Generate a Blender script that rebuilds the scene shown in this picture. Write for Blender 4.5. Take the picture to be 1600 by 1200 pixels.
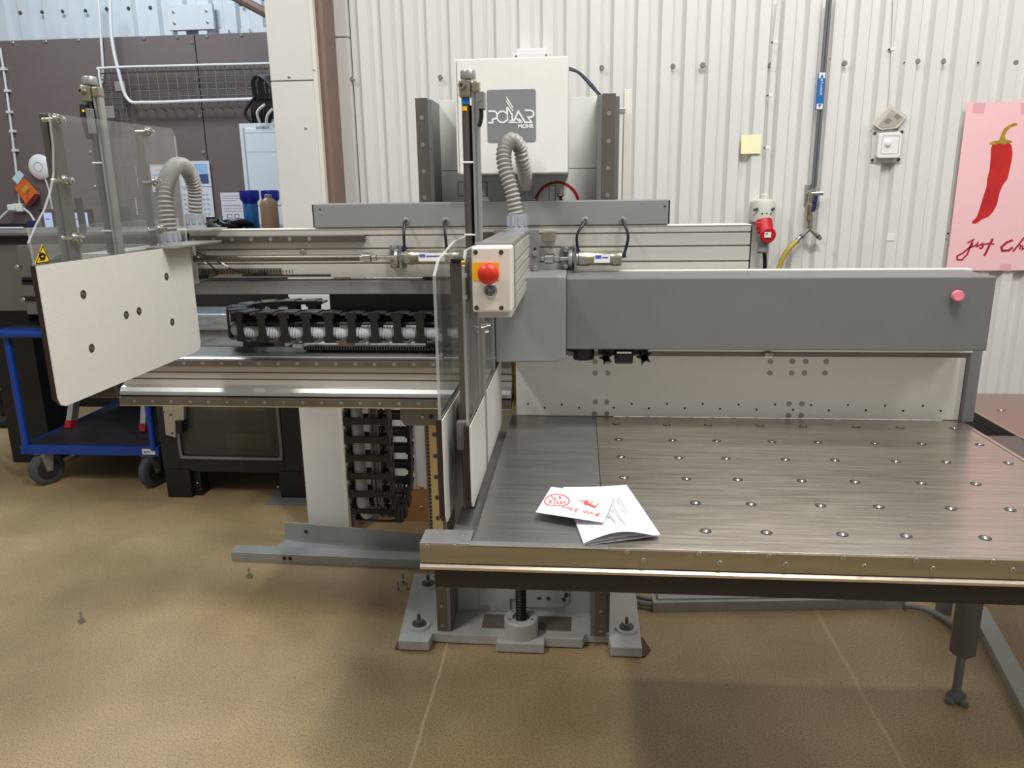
import bpy, math, random
from mathutils import Vector, Matrix
for o in list(bpy.data.objects): bpy.data.objects.remove(o)
random.seed(4)
PI = math.pi
S = bpy.context.scene
# ---------------------------------------------------------------- camera
F, PITCH, YAW, ROLL, EYE = 1191.43, 0.24736557, 0.09056498, -0.01425547, 1.5
_f = Vector((-math.sin(YAW)*math.cos(PITCH), math.cos(YAW)*math.cos(PITCH), -math.sin(PITCH)))
_r = Vector((math.cos(YAW), math.sin(YAW), 0)); _u = _r.cross(_f)
CR = _r*math.cos(ROLL)+_u*math.sin(ROLL); CU = _u*math.cos(ROLL)-_r*math.sin(ROLL); CF = _f
cam = bpy.data.cameras.new('camera'); co = bpy.data.objects.new('camera', cam); S.collection.objects.link(co)
cam.sensor_fit = 'HORIZONTAL'; cam.sensor_width = 36; cam.lens = F/1600*36; cam.clip_start = .05
m = Matrix((( CR.x, CU.x, -CF.x, 0), (CR.y, CU.y, -CF.y, 0), (CR.z, CU.z, -CF.z, EYE), (0, 0, 0, 1)))
co.matrix_world = m; S.camera = co
# ---------------------------------------------------------------- world, lights, exposure
w = bpy.data.worlds.new('world'); S.world = w; w.use_nodes = True
w.node_tree.nodes['Background'].inputs[0].default_value = (.98, .99, 1, 1)
w.node_tree.nodes['Background'].inputs[1].default_value = .27
def area(name, loc, target, sx, sy, power, col=(1, 1, 1)):
    l = bpy.data.lights.new(name, 'AREA'); l.shape = 'RECTANGLE'; l.size = sx; l.size_y = sy; l.energy = power; l.color = col
    o = bpy.data.objects.new(name, l); S.collection.objects.link(o); o.location = loc
    o.rotation_euler = (Vector(target)-Vector(loc)).to_track_quat('-Z', 'Y').to_euler()
area('tube_light', (.75, .9, 3.9), (.6, 1.0, 0), .14, 1.3, 84, (1, .985, .965))
area('tube_light', (1.45, 2.4, 3.9), (1.2, 2.4, 0), .12, 1.2, 20, (1, .985, .965))
area('tube_light', (-2.0, .6, 4.0), (-2.0, 1.6, 0), .2, 1.4, 55, (1, .985, .965))
area('tube_light', (-3.2, 4.4, 4.2), (-3.2, 4.9, 0), 1.2, .8, 75, (.8, .9, 1))
area('tube_light', (3.2, -.6, 4.2), (1.5, 2.0, 0), .3, 1.4, 35, (1, .985, .965))
S.view_settings.view_transform = 'Standard'; S.view_settings.look = 'None'
S.view_settings.exposure = 0.14; S.view_settings.gamma = 1; S.view_settings.use_curve_mapping = False
# ---------------------------------------------------------------- pixel rays (photo measured at 1600x1200) meeting real planes
def ray(x, y): return CR*(x-800)-CU*(y-600)+CF*F
def PX(x, y, X): d = ray(x, y); return d*(X/d.x)+Vector((0, 0, EYE))
def PY(x, y, Y): d = ray(x, y); return d*(Y/d.y)+Vector((0, 0, EYE))
def PZ(x, y, Z): d = ray(x, y); return d*((Z-EYE)/d.z)+Vector((0, 0, EYE))
# ---------------------------------------------------------------- materials
MATS = {}
def s2l(c): return tuple(((v/255)/12.92 if v/255 <= .04045 else ((v/255+.055)/1.055)**2.4) for v in c)
def mat(name, rgb, rough=.5, metal=0, var=0, scale=6, bump=0, bscale=120, stretch=(1, 1, 1), aniso=0, emit=0, spec=.5, rgb2=None):
    m = bpy.data.materials.new(name); m.use_nodes = True; nt = m.node_tree; b = nt.nodes['Principled BSDF']
    c = (*s2l(rgb), 1); b.inputs['Base Color'].default_value = c
    b.inputs['Roughness'].default_value = rough; b.inputs['Metallic'].default_value = metal
    b.inputs['Specular IOR Level'].default_value = spec
    if var or bump:
        tc = nt.nodes.new('ShaderNodeTexCoord'); mp = nt.nodes.new('ShaderNodeMapping'); mp.inputs['Scale'].default_value = stretch
        geo = nt.nodes.new('ShaderNodeNewGeometry'); nt.links.new(geo.outputs['Position'], mp.inputs['Vector'])
    if var:
        n = nt.nodes.new('ShaderNodeTexNoise'); n.inputs['Scale'].default_value = scale; n.inputs['Detail'].default_value = 8; n.inputs['Roughness'].default_value = .65
        nt.links.new(mp.outputs[0], n.inputs['Vector'])
        cr = nt.nodes.new('ShaderNodeValToRGB'); cr.color_ramp.elements[0].position = .3; cr.color_ramp.elements[1].position = .7
        c2 = s2l(rgb2) if rgb2 else tuple(v*(1-var) for v in c[:3])
        cr.color_ramp.elements[0].color = (*c2, 1)
        cr.color_ramp.elements[1].color = c if rgb2 else (*[min(1, v*(1+var*.4)) for v in c[:3]], 1)
        nt.links.new(n.outputs['Fac'], cr.inputs[0]); nt.links.new(cr.outputs[0], b.inputs['Base Color'])
        if metal:
            mr = nt.nodes.new('ShaderNodeMapRange'); mr.inputs['To Min'].default_value = max(.05, rough*.8); mr.inputs['To Max'].default_value = rough*1.2
            nt.links.new(n.outputs['Fac'], mr.inputs[0]); nt.links.new(mr.outputs[0], b.inputs['Roughness'])
    if bump:
        n2 = nt.nodes.new('ShaderNodeTexNoise'); n2.inputs['Scale'].default_value = bscale; n2.inputs['Detail'].default_value = 4
        nt.links.new(mp.outputs[0], n2.inputs['Vector'])
        bp = nt.nodes.new('ShaderNodeBump'); bp.inputs['Strength'].default_value = bump; bp.inputs['Distance'].default_value = .002
        nt.links.new(n2.outputs['Fac'], bp.inputs['Height']); nt.links.new(bp.outputs[0], b.inputs['Normal'])
    if aniso:
        b.inputs['Anisotropic'].default_value = aniso
        cx = nt.nodes.new('ShaderNodeCombineXYZ'); cx.inputs[1].default_value = 1
        nt.links.new(cx.outputs[0], b.inputs['Tangent'])
    if emit:
        b.inputs['Emission Color'].default_value = c; b.inputs['Emission Strength'].default_value = emit
    MATS[name] = m; return m
def M(n): return MATS[n]
mat('wall_white', (222, 221, 217), .45, var=.05, scale=3, stretch=(1, 1, .3))
mat('wall_cool', (205, 212, 216), .5, var=.08, scale=3)
mat('column_white', (218, 216, 211), .4, var=.04, scale=4)
mat('masonite', (128, 104, 92), .6, var=.15, scale=20)
mat('skirting_wood', (176, 128, 78), .6, var=.25, scale=14, stretch=(.3, 1, 3))
mat('far_panel', (112, 100, 97), .55, var=.06, scale=6)
mat('white_paint', (226, 226, 220), .35, var=.04, scale=7, bump=.12, bscale=260)
mat('white_board', (220, 217, 209), .35, var=.03, scale=9, bump=.25, bscale=190)
mat('off_white', (226, 222, 210), .35, var=.02, scale=8)
mat('grey_paint', (134, 136, 135), .42, var=.05, scale=8, bump=.15, bscale=300)
mat('dark_grey_paint', (110, 111, 109), .42, var=.06, scale=8, bump=.1, bscale=300)
mat('mid_grey', (120, 120, 118), .4)
mat('aluminium', (204, 200, 192), .36, .35, var=.1, scale=5, stretch=(.3, 1, 6))
mat('alu_plain', (190, 189, 184), .35, .8, var=.08, scale=12)
mat('alu_groove', (96, 94, 90), .45, .6)
mat('steel_dark', (112, 106, 98), .38, .75, var=.25, scale=9, stretch=(1, 1, .4))
mat('rail_steel', (122, 116, 107), .4, .7, var=.15, scale=12)
mat('rail_gold', (206, 184, 140), .38, .6, var=.12, scale=10)
mat('screw_steel', (185, 183, 176), .28, .9)
mat('screw_dark', (90, 86, 80), .45, .6)
mat('plug_grey', (150, 146, 140), .4, .5)
mat('table_steel', (200, 192, 180), .30, 1, var=.26, scale=5, stretch=(1.4, 26, 1), aniso=.75)
mat('table_steel_dark_reflection', (170, 169, 166), .36, 1, var=.13, scale=5, stretch=(1.4, 26, 1), aniso=.7)  # left plate: dark reflection of the grey hood put into the steel colour
mat('table_apron', (168, 162, 142), .36, .9, var=.2, scale=4, stretch=(.8, 1, 12))
mat('apron_lip', (204, 194, 178), .32, .9, var=.25, scale=5, stretch=(.8, 1, 14))
mat('steel_pink_reflection', (186, 160, 152), .3, 1, var=.1, scale=5, stretch=(1.4, 26, 1))  # side table: the poster's pink reflection is painted into the base colour
mat('black_bar', (38, 33, 28), .6, var=.15, scale=8)
mat('black', (18, 18, 18), .45)
mat('black_machine', (26, 27, 29), .5, var=.2, scale=5)
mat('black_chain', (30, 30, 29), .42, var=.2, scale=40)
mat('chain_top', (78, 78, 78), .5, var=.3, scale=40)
mat('rubber', (36, 36, 37), .75)
mat('tyre_grey', (74, 77, 84), .7)
mat('dark_brown', (44, 28, 24), .5)
mat('hose_grey', (150, 148, 144), .42)
mat('hose_collar', (152, 156, 162), .45)
mat('inner_hose', (186, 188, 190), .5)
mat('red_button', (208, 46, 24), .38, var=.05)
mat('yellow', (244, 180, 20), .4)
mat('warn_yellow', (250, 205, 20), .4)
mat('pink', (238, 128, 150), .5)
mat('logo_grey', (128, 129, 132), .4)
mat('logo_white', (232, 232, 228), .4)
mat('sign_red', (176, 24, 38), .45)
mat('sign_ink', (60, 18, 20), .5)
mat('line_grey', (110, 112, 110), .5)
mat('paper', (222, 222, 228), .6, var=.02, scale=12)
mat('paper_note', (228, 227, 226), .6)
mat('paper_ink', (172, 172, 178), .6)
mat('red_ink', (226, 92, 88), .6)
mat('poster_pink', (246, 199, 203), .6, var=.03, scale=3)
mat('tape_pink', (230, 172, 180), .5)
mat('chili_red', (206, 36, 30), .6, var=.35, scale=10, rgb2=(168, 18, 28))
mat('chili_stem', (208, 172, 40), .6, var=.4, scale=24, rgb2=(132, 100, 30))
mat('poster_ink', (172, 30, 56), .6)
mat('post_it', (240, 236, 190), .6)
mat('blue', (20, 70, 165), .35, var=.05, scale=8)
mat('trolley_blue', (12, 60, 150), .35, var=.08, scale=8)
mat('label_blue', (16, 108, 180), .4)
mat('print_blue', (70, 96, 190), .5)
mat('pipe_grey', (118, 120, 122), .4, .4)
mat('chrome', (205, 205, 200), .18, 1)
mat('brass_worn', (186, 178, 158), .3, .9, var=.2, scale=40)
mat('valve_blue', (30, 38, 80), .4)
mat('hose_yellow', (176, 160, 62), .4)
mat('plastic_light', (206, 206, 196), .4)
mat('plastic_white', (236, 234, 230), .35)
mat('cee_red', (190, 22, 34), .4)
mat('plug_body', (128, 130, 128), .5)
mat('deck_black', (50, 52, 58), .5, var=.4, scale=5)
mat('red_foot', (168, 20, 34), .5)
mat('steel_box', (150, 148, 142), .35, .85, var=.1, scale=4)
mat('angle_iron', (172, 174, 170), .45, .35, var=.12, scale=10)
mat('base_paint', (188, 188, 182), .45, var=.18, scale=12)
mat('rust', (92, 62, 50), .7)
mat('floor_oil', (112, 106, 94), .5, var=.3, scale=14)
mat('leaflet_grey', (206, 198, 188), .6); mat('leaflet_print', (172, 164, 154), .6)
mat('cable_black', (16, 16, 17), .45)
mat('cable_grey', (128, 128, 126), .5)
mat('cable_grey2', (74, 78, 92), .45)
mat('cable_white', (222, 222, 220), .5)
mat('wire', (120, 118, 116), .4, .6)
mat('glass_dark', (52, 50, 40), .12, 0, var=.05)
mat('louver', (92, 86, 64), .5)
mat('can_blue', (22, 96, 160), .35)
mat('can_cap', (10, 20, 150), .4)
mat('can_grey', (150, 156, 166), .4)
mat('can_brown', (146, 116, 92), .4)
mat('gold_worn', (190, 150, 70), .35, .8, var=.5, scale=60)
mat('film', (150, 156, 160), .18, .3, var=.5, scale=9, stretch=(1, 1, 4), bump=.6, bscale=20)
mat('screen', (176, 184, 225), .4, emit=.55)
mat('screen_pale', (205, 225, 240), .4, emit=.6)
mat('screen_bar', (70, 80, 150), .4, emit=.2)
mat('led_orange', (255, 150, 20), .4, emit=3)
mat('sky_blue', (40, 110, 200), .6, var=.5, scale=3, rgb2=(190, 220, 245))
mat('lake', (60, 84, 130), .6); mat('boat', (196, 160, 50), .6); mat('bush', (80, 80, 44), .6)
mat('bag_red', (205, 62, 36), .5, var=.5, scale=30, rgb2=(226, 130, 40)); mat('bag_dark', (100, 20, 20), .5); mat('tag_white', (200, 225, 230), .5)
mat('cabinet_white', (222, 228, 232), .4); mat('cabinet_line', (165, 172, 176), .5)
mat('dirt', (70, 62, 52), .8)
def plexi(name, tint, alpha=.86, gloss=.07):
    m = bpy.data.materials.new(name); m.use_nodes = True; nt = m.node_tree; nt.nodes.clear()
    o = nt.nodes.new('ShaderNodeOutputMaterial'); t = nt.nodes.new('ShaderNodeBsdfTransparent'); t.inputs[0].default_value = (*tint, 1)
    g = nt.nodes.new('ShaderNodeBsdfGlossy'); g.inputs['Roughness'].default_value = gloss; g.inputs[0].default_value = (.9, .9, .9, 1)
    d = nt.nodes.new('ShaderNodeBsdfDiffuse'); d.inputs[0].default_value = (.8, .8, .78, 1)
    lw = nt.nodes.new('ShaderNodeLayerWeight'); pw = nt.nodes.new('ShaderNodeMath'); pw.operation = 'POWER'; pw.inputs[1].default_value = 4; nt.links.new(lw.outputs['Facing'], pw.inputs[0])
    fr = nt.nodes.new('ShaderNodeMath'); fr.operation = 'MULTIPLY_ADD'; fr.inputs[1].default_value = .5; fr.inputs[2].default_value = .03; nt.links.new(pw.outputs[0], fr.inputs[0])
    a = nt.nodes.new('ShaderNodeMixShader'); b = nt.nodes.new('ShaderNodeMixShader')
    nt.links.new(fr.outputs[0], a.inputs[0]); nt.links.new(t.outputs[0], a.inputs[1]); nt.links.new(g.outputs[0], a.inputs[2])
    b.inputs[0].default_value = 1-alpha; nt.links.new(a.outputs[0], b.inputs[1]); nt.links.new(d.outputs[0], b.inputs[2]); nt.links.new(b.outputs[0], o.inputs[0])
    MATS[name] = m
plexi('plexi', (.95, .96, .95), .955)
plexi('plexi_edge', (.8, .82, .8), .62)
plexi('window_glass', (.6, .6, .5), .96, .04)
def floor_material():
    m = bpy.data.materials.new('floor_epoxy'); m.use_nodes = True; nt = m.node_tree; b = nt.nodes['Principled BSDF']; L = nt.links.new
    g = nt.nodes.new('ShaderNodeNewGeometry')
    def noise(sc, det, st=(1, 1, 1)):
        mp = nt.nodes.new('ShaderNodeMapping'); mp.inputs['Scale'].default_value = st; L(g.outputs['Position'], mp.inputs[0])
        n = nt.nodes.new('ShaderNodeTexNoise'); n.inputs['Scale'].default_value = sc; n.inputs['Detail'].default_value = det; L(mp.outputs[0], n.inputs['Vector']); return n.outputs['Fac']
    def ramp(f, p0, c0, p1, c1):
        r = nt.nodes.new('ShaderNodeValToRGB'); r.color_ramp.elements[0].position = p0; r.color_ramp.elements[0].color = (*c0, 1)
        r.color_ramp.elements[1].position = p1; r.color_ramp.elements[1].color = (*c1, 1); L(f, r.inputs[0]); return r.outputs[0]
    def mix(a, bb, fac, mode='MIX'):
        x = nt.nodes.new('ShaderNodeMixRGB'); x.blend_type = mode
        if isinstance(fac, float): x.inputs[0].default_value = fac
        else: L(fac, x.inputs[0])
        for i, v in ((1, a), (2, bb)):
            if isinstance(v, tuple): x.inputs[i].default_value = (*v, 1)
            else: L(v, x.inputs[i])
        return x.outputs[0]
    base = ramp(noise(2.2, 6), .35, s2l((158, 136, 100)), .68, s2l((184, 161, 121)))
    speck = ramp(noise(210, 3), .36, (.42, .36, .28), .5, (1, 1, 1))
    speck2 = ramp(noise(260, 2), .6, (1, 1, 1), .72, (1.25, 1.22, 1.15))
    c = mix(base, speck, .75, 'MULTIPLY'); c = mix(c, speck2, .7, 'MULTIPLY')
    dirt = ramp(noise(1.3, 7, (1, .7, 1)), .5, (0, 0, 0), .75, (.35, .35, .35))
    c = mix(c, s2l((128, 106, 78)), dirt)
    # pale joints between floor coats
    sx = nt.nodes.new('ShaderNodeSeparateXYZ'); L(g.outputs['Position'], sx.inputs[0])
    wob = noise(6, 2)
    for x0, wd, st, y1 in ((-.437, .006, .55, 2.5), (.875, .010, .3, 2.4)):
        a1 = nt.nodes.new('ShaderNodeMath'); a1.operation = 'SUBTRACT'; L(sx.outputs[0], a1.inputs[0]); a1.inputs[1].default_value = x0
        a0 = nt.nodes.new('ShaderNodeMath'); a0.operation = 'MULTIPLY_ADD'; L(wob, a0.inputs[0]); a0.inputs[1].default_value = .012; L(a1.outputs[0], a0.inputs[2])
        a2 = nt.nodes.new('ShaderNodeMath'); a2.operation = 'ABSOLUTE'; L(a0.outputs[0], a2.inputs[0])
        r = nt.nodes.new('ShaderNodeMapRange'); r.inputs['From Min'].default_value = 0; r.inputs['From Max'].default_value = wd; r.inputs['To Min'].default_value = st; r.inputs['To Max'].default_value = 0
        L(a2.outputs[0], r.inputs[0])
        c = mix(c, s2l((222, 204, 166)), r.outputs[0])
    L(c, b.inputs['Base Color'])
    rr = nt.nodes.new('ShaderNodeMapRange'); rr.inputs['To Min'].default_value = .3; rr.inputs['To Max'].default_value = .55; L(noise(3, 5), rr.inputs[0]); L(rr.outputs[0], b.inputs['Roughness'])
    bp = nt.nodes.new('ShaderNodeBump'); bp.inputs['Strength'].default_value = .15; bp.inputs['Distance'].default_value = .002; L(noise(200, 3), bp.inputs['Height']); L(bp.outputs[0], b.inputs['Normal'])
    MATS['floor_epoxy'] = m
floor_material()
# ---------------------------------------------------------------- mesh helpers
WL = {}      # world location of every thing / part
def spline(pts, k=8):
    pts = [Vector(p) for p in pts]; out = []
    for i in range(len(pts)-1):
        p0 = pts[max(0, i-1)]; p1 = pts[i]; p2 = pts[i+1]; p3 = pts[min(len(pts)-1, i+2)]
        for j in range(k):
            t = j/k
            out.append(.5*((2*p1)+(-p0+p2)*t+(2*p0-5*p1+4*p2-p3)*t*t+(-p0+3*p1-3*p2+p3)*t**3))
    out.append(pts[-1]); return out
def resample(pts, step):
    out = [pts[0]]; acc = 0
    for a, b in zip(pts, pts[1:]):
        d = (b-a).length
        while acc+d >= step:
            t = (step-acc)/d; a = a.lerp(b, t); out.append(a); d = (b-a).length; acc = 0
        acc += d
    return out
class MB:
    def __init__(s): s.v = []; s.f = []; s.mi = []; s.sm = []
    def add(s, vs, fs, mi=0, smooth=False):
        n = len(s.v); s.v += [Vector(v) for v in vs]; s.f += [tuple(n+i for i in f) for f in fs]
        s.mi += ([mi]*len(fs) if isinstance(mi, int) else list(mi)); s.sm += [smooth]*len(fs); return s
    def box(s, x0, x1, y0, y1, z0, z1, mi=0):
        x0, x1 = min(x0, x1), max(x0, x1); y0, y1 = min(y0, y1), max(y0, y1); z0, z1 = min(z0, z1), max(z0, z1)
        v = [(x, y, z) for z in (z0, z1) for x, y in ((x0, y0), (x1, y0), (x1, y1), (x0, y1))]
        return s.add(v, [(3, 2, 1, 0), (4, 5, 6, 7), (0, 1, 5, 4), (1, 2, 6, 5), (2, 3, 7, 6), (3, 0, 4, 7)], mi)
    def rings(s, rs, cap=True, mi=0, smooth=True, closed=False):
        n = len(rs[0]); k = len(rs); v = [p for r in rs for p in r]; f = []
        for i in range(k if closed else k-1):
            a = i*n; b = ((i+1) % k)*n
            for j in range(n): f.append((a+j, a+(j+1) % n, b+(j+1) % n, b+j))
        s.add(v, f, mi, smooth)
        if cap and not closed:
            s.add(rs[0], [tuple(range(n-1, -1, -1))], mi); s.add(rs[-1], [tuple(range(n))], mi)
        return s
    def tube(s, path, r, n=10, mi=0, closed=False):
        path = [Vector(p) for p in path]; k = len(path); R = r if isinstance(r, (list, tuple)) else [r]*k
        t0 = (path[1]-path[0]).normalized(); up = Vector((0, 0, 1)) if abs(t0.z) < .9 else Vector((1, 0, 0))
        u = t0.cross(up).normalized(); rs = []
        for i in range(k):
            t = (path[(i+1) % k]-path[i-1]) if closed else (path[min(k-1, i+1)]-path[max(0, i-1)])
            t.normalize(); u = (u-t*u.dot(t)).normalized(); w_ = t.cross(u)
            rs.append([path[i]+(u*math.cos(2*PI*j/n)+w_*math.sin(2*PI*j/n))*R[i] for j in range(n)])
        return s.rings(rs, True, mi, True, closed)
    def cyl(s, a, b, r, n=16, mi=0, r2=None): return s.tube([a, b], [r, r if r2 is None else r2], n, mi)
    def lathe(s, c, axis, prof, n=20, mi=0):          # prof: (distance along axis, radius)
        c = Vector(c); axis = Vector(axis).normalized(); up = Vector((0, 0, 1)) if abs(axis.z) < .9 else Vector((1, 0, 0))
        u = axis.cross(up).normalized(); w_ = axis.cross(u)
        rs = [[c+axis*d+(u*math.cos(2*PI*j/n)+w_*math.sin(2*PI*j/n))*max(r, 1e-5) for j in range(n)] for d, r in prof]
        return s.rings(rs, True, mi, True)
    def prism(s, poly, d, mi=0, side=None):           # polygon of 3D points extruded by vector d
        poly = [Vector(p) for p in poly]; d = Vector(d); n = len(poly)
        v = poly+[p+d for p in poly]; side = mi if side is None else side
        return s.add(v, [tuple(range(n-1, -1, -1)), tuple(range(n, 2*n))]+[(i, (i+1) % n, n+(i+1) % n, n+i) for i in range(n)], [mi, mi]+[side]*n)
    def stroke(s, pts, wd, d, closed=False):          # mitred ribbon of width wd on a plane, outward thickness vector d
        d = Vector(d); nrm = d.normalized(); s.k = getattr(s, 'k', 0)+1
        P_ = [Vector(pts[0])]
        for p in pts[1:]:
            if (Vector(p)-P_[-1]).length > 1e-5: P_.append(Vector(p))
        if closed and (P_[0]-P_[-1]).length < 1e-5: P_.pop()
        n = len(P_); v = []; lift = nrm*(.00004*s.k)
        if n < 2: return s
        for i in range(n):
            a = P_[i-1] if (i or closed) else None; b = P_[(i+1) % n] if (i < n-1 or closed) else None
            t1 = (P_[i]-a).normalized() if a is not None else None; t2 = (b-P_[i]).normalized() if b is not None else None
            if t1 is None: t1 = t2
            if t2 is None: t2 = t1
            t = (t1+t2); t = t.normalized() if t.length > .1 else t1
            q = t.cross(nrm); c = max(.5, q.dot(t1.cross(nrm))); q = q.normalized()*wd/2/c
            v += [P_[i]-q+lift, P_[i]+q+lift, P_[i]+q+d+lift, P_[i]-q+d+lift]
        f = []
        for i in range(n if closed else n-1):
            a = 4*i; b = 4*((i+1) % n)
            for j in range(4): f.append((a+j, a+(j+1) % 4, b+(j+1) % 4, b+j))
        if not closed: f += [(3, 2, 1, 0), (4*n-4, 4*n-3, 4*n-2, 4*n-1)]
        return s.add(v, f)
    def sphere(s, c, r, n=12, mi=0, sz=1):
        return s.lathe(c, (0, 0, 1), [(-math.cos(PI*i/8)*r*sz, math.sin(PI*i/8)*r) for i in range(9)], n, mi)
    def build(s, name, mt, parent=None, bevel=0, kind=None, label=None, loc=None):
        me = bpy.data.meshes.new(name)
        lo = Vector([min(v[i] for v in s.v) for i in range(3)]); hi = Vector([max(v[i] for v in s.v) for i in range(3)])
        c = Vector(loc) if loc is not None else Vector(((lo.x+hi.x)/2, (lo.y+hi.y)/2, lo.z))
        me.from_pydata([v-c for v in s.v], [], s.f)
        for mm in (mt if isinstance(mt, (list, tuple)) else [mt]): me.materials.append(MATS[mm])
        me.polygons.foreach_set('material_index', s.mi); me.polygons.foreach_set('use_smooth', s.sm)
        import bmesh
        bm = bmesh.new(); bm.from_mesh(me); bmesh.ops.recalc_face_normals(bm, faces=bm.faces); bm.to_mesh(me); bm.free()
        o = bpy.data.objects.new(name, me); S.collection.objects.link(o)
        put(o, c, parent)
        if any(s.sm):
            me.set_sharp_from_angle(angle=.7)
        if bevel:
            b = o.modifiers.new('bevel', 'BEVEL'); b.width = bevel; b.segments = 2; b.limit_method = 'ANGLE'; b.angle_limit = .7
        if kind: o['kind'] = kind
        if label: o['label'] = label
        return o
def put(o, c, parent):
    WL[o.name] = Vector(c); o.location = Vector(c)-(WL[parent.name] if parent else Vector())
    if parent: o.parent = parent
def inst(src, c, parent, mat3=None):
    o = src.copy(); S.collection.objects.link(o); o.parent = None; put(o, c, parent)
    if mat3 is not None: o.rotation_euler = mat3.to_euler()
    return o
def thing(name, label, cat, loc=(0, 0, 0), group=None):
    o = bpy.data.objects.new(name, None); S.collection.objects.link(o); o.empty_display_size = .05; put(o, loc, None)
    o['label'] = label; o['category'] = cat
    if group: o['group'] = group
    return o
def tag(o, label, cat, group=None):
    o['label'] = label; o['category'] = cat
    if group: o['group'] = group
    return o
def struct(o): o['kind'] = 'structure'; return o
def B(name, mt, x0, x1, y0, y1, z0, z1, parent=None, bevel=.0015, **k): return MB().box(x0, x1, y0, y1, z0, z1).build(name, mt, parent, bevel, **k)
def screws(name, mt, pts, r, parent, axis=(0, -1, 0), h=.004, socket=True, label=None):
    out = []
    for i, p in enumerate(pts):
        if i == 0:
            b = MB(); pr = [(0, r), (h*.7, r), (h, r*.8)]
            if socket: pr += [(h, r*.42), (h*.35, r*.36)]
            b.lathe(p, axis, pr, 12); src = b.build(name, mt, parent, loc=p, label=label); out.append(src)
        else: out.append(inst(src, p, parent))
    return out
def text(body, size, origin, right, up, mt, name, parent, d=.0006, align='LEFT', bold=0):
    cu = bpy.data.curves.new(name, 'FONT'); cu.body = body; cu.size = size; cu.extrude = d; cu.align_x = align; cu.offset = bold
    t = bpy.data.objects.new('tmp', cu); S.collection.objects.link(t)
    dg = bpy.context.evaluated_depsgraph_get(); me = bpy.data.meshes.new_from_object(t.evaluated_get(dg)); bpy.data.objects.remove(t)
    me.materials.clear(); me.materials.append(MATS[mt]); o = bpy.data.objects.new(name, me); S.collection.objects.link(o)
    right = Vector(right).normalized(); up = Vector(up).normalized(); n = right.cross(up)
    R3 = Matrix((right, up, n)).transposed(); me.transform(R3.to_4x4()); put(o, origin, parent); return o
# ================================================================ THE SETTING
struct(MB().box(-9, 5, -3, 6.6, -.1, 0).build('floor', 'floor_epoxy'))
def corrugated(x0, x1, Y, z0, z1, pitch, depth, up_w, fl, phase=0):
    pts = []; x = x0+phase-pitch
    while x < x1:
        for dx, y in ((0, Y), (pitch-up_w-2*fl, Y), (pitch-up_w-fl, Y-depth), (pitch-fl, Y-depth)): pts.append((x+dx, y))
        x += pitch
    c = []
    for (xa, ya), (xb, yb) in zip(pts, pts[1:]):
        if xb <= x0 or xa >= x1: continue
        if xa < x0: ya = ya+(yb-ya)*(x0-xa)/(xb-xa); xa = x0
        if xb > x1: yb = ya+(yb-ya)*(x1-xa)/(xb-xa); xb = x1
        if not c: c.append((xa, ya))
        c.append((xb, yb))
    c += [(x1, Y+.03), (x0, Y+.03)]
    return MB().prism([(x, y, z0) for x, y in c], (0, 0, z1-z0))
WALL = 3.3
wall = struct(corrugated(-.94, 4.2, WALL, 0, 4.6, .0932, .026, .040, .013, .0).build('wall_back', 'wall_white'))
wp = [(551, 124), (688, 121), (940, 106), (1051, 104), (1098, 102), (1203, 102), (1319, 99), (1433, 96), (1473, 96), (1586, 98)]
screws('wall_screw', 'screw_steel', [PY(x, y, WALL-.02) for x, y in wp], .011, wall, h=.007, socket=False)
hp = [(1229, 100), (1337, 100), (1387, 99), (1413, 98), (1528, 98), (1218, 263), (1216, 273), (1211, 335), (1481, 365), (1298, 92)]
for i, p in enumerate(hp):
    c = PY(*p, WALL-.0203)
    if i == 0: hs = MB().cyl(c, c+Vector((0, -.002, 0)), .004, 8).build('screw_hole', 'black', wall, loc=c)
    else: inst(hs, c, wall)
# skirting board of brown wood behind the chain
sk = struct(B('baseboard_back', 'skirting_wood', -1.03, 4.2, 3.27, 3.305, 0, .165))
screws('board_screw', 'screw_steel', [PY(x, y, 3.27) for x, y in ((659, 762), (659, 793), (620, 765))], .007, sk)
# white clad column at the end of the wall
col = struct(MB().box(-1.216, -1.04, 3.1, 3.32, 0, 1.93).box(-1.216, -1.04, 3.1, 3.32, 1.934, 4.6).build('trim_1', 'column_white', None, .002))
B('corner_strip', 'off_white', -1.042, -1.026, 3.098, 3.13, 0, 4.6, col)
B('side_board', 'masonite', -1.04, -.998, 3.13, 3.3, 0, 4.6, col)
screws('clad_screw', 'alu_plain', [PY(x, y, 3.1) for x, y in ((452, 120), (491, 109), (478, 200))], .006, col, h=.003)
ws = struct(MB().box(-1.0, -.945, 3.275, 3.33, 0, 2.115).box(-1.0, -.945, 3.275, 3.33, 2.119, 4.6).build('trim_2', 'column_white', None, .002))
# far room: brown panels, corrugated sheet above
FY = 6.15
far = struct(B('wall_far', 'wall_cool', -9, -1.2, FY+.13, FY+.25, 0, 4.8))
corrugated(-9, -1.2, FY+.1, 2.69, 4.8, .21, .035, .10, .02, .05).build('corrugated_sheet', 'wall_cool', far)
xs = [-8.97, -7.4, -5.43, -2.985, -1.2]
for a, b in zip(xs, xs[1:]): B('wall_panel', 'far_panel', a+.004, b-.004, FY-.012, FY+.09, 0, 2.71, far)
fp = [(20, 67), (71, 65), (122, 63), (225, 60), (277, 58), (300, 66), (323, 57), (377, 55), (306, 124), (312, 182), (318, 238), (141, 238), (148, 292), (330, 344)]
screws('panel_screw', 'screw_steel', [PY(x, y, FY-.012) for x, y in fp], .014, far, h=.008, socket=False)
up_ = [(32, 20), (66, 19), (98, 18), (134, 17), (167, 14), (201, 13), (235, 12), (376, 7)]
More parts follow.
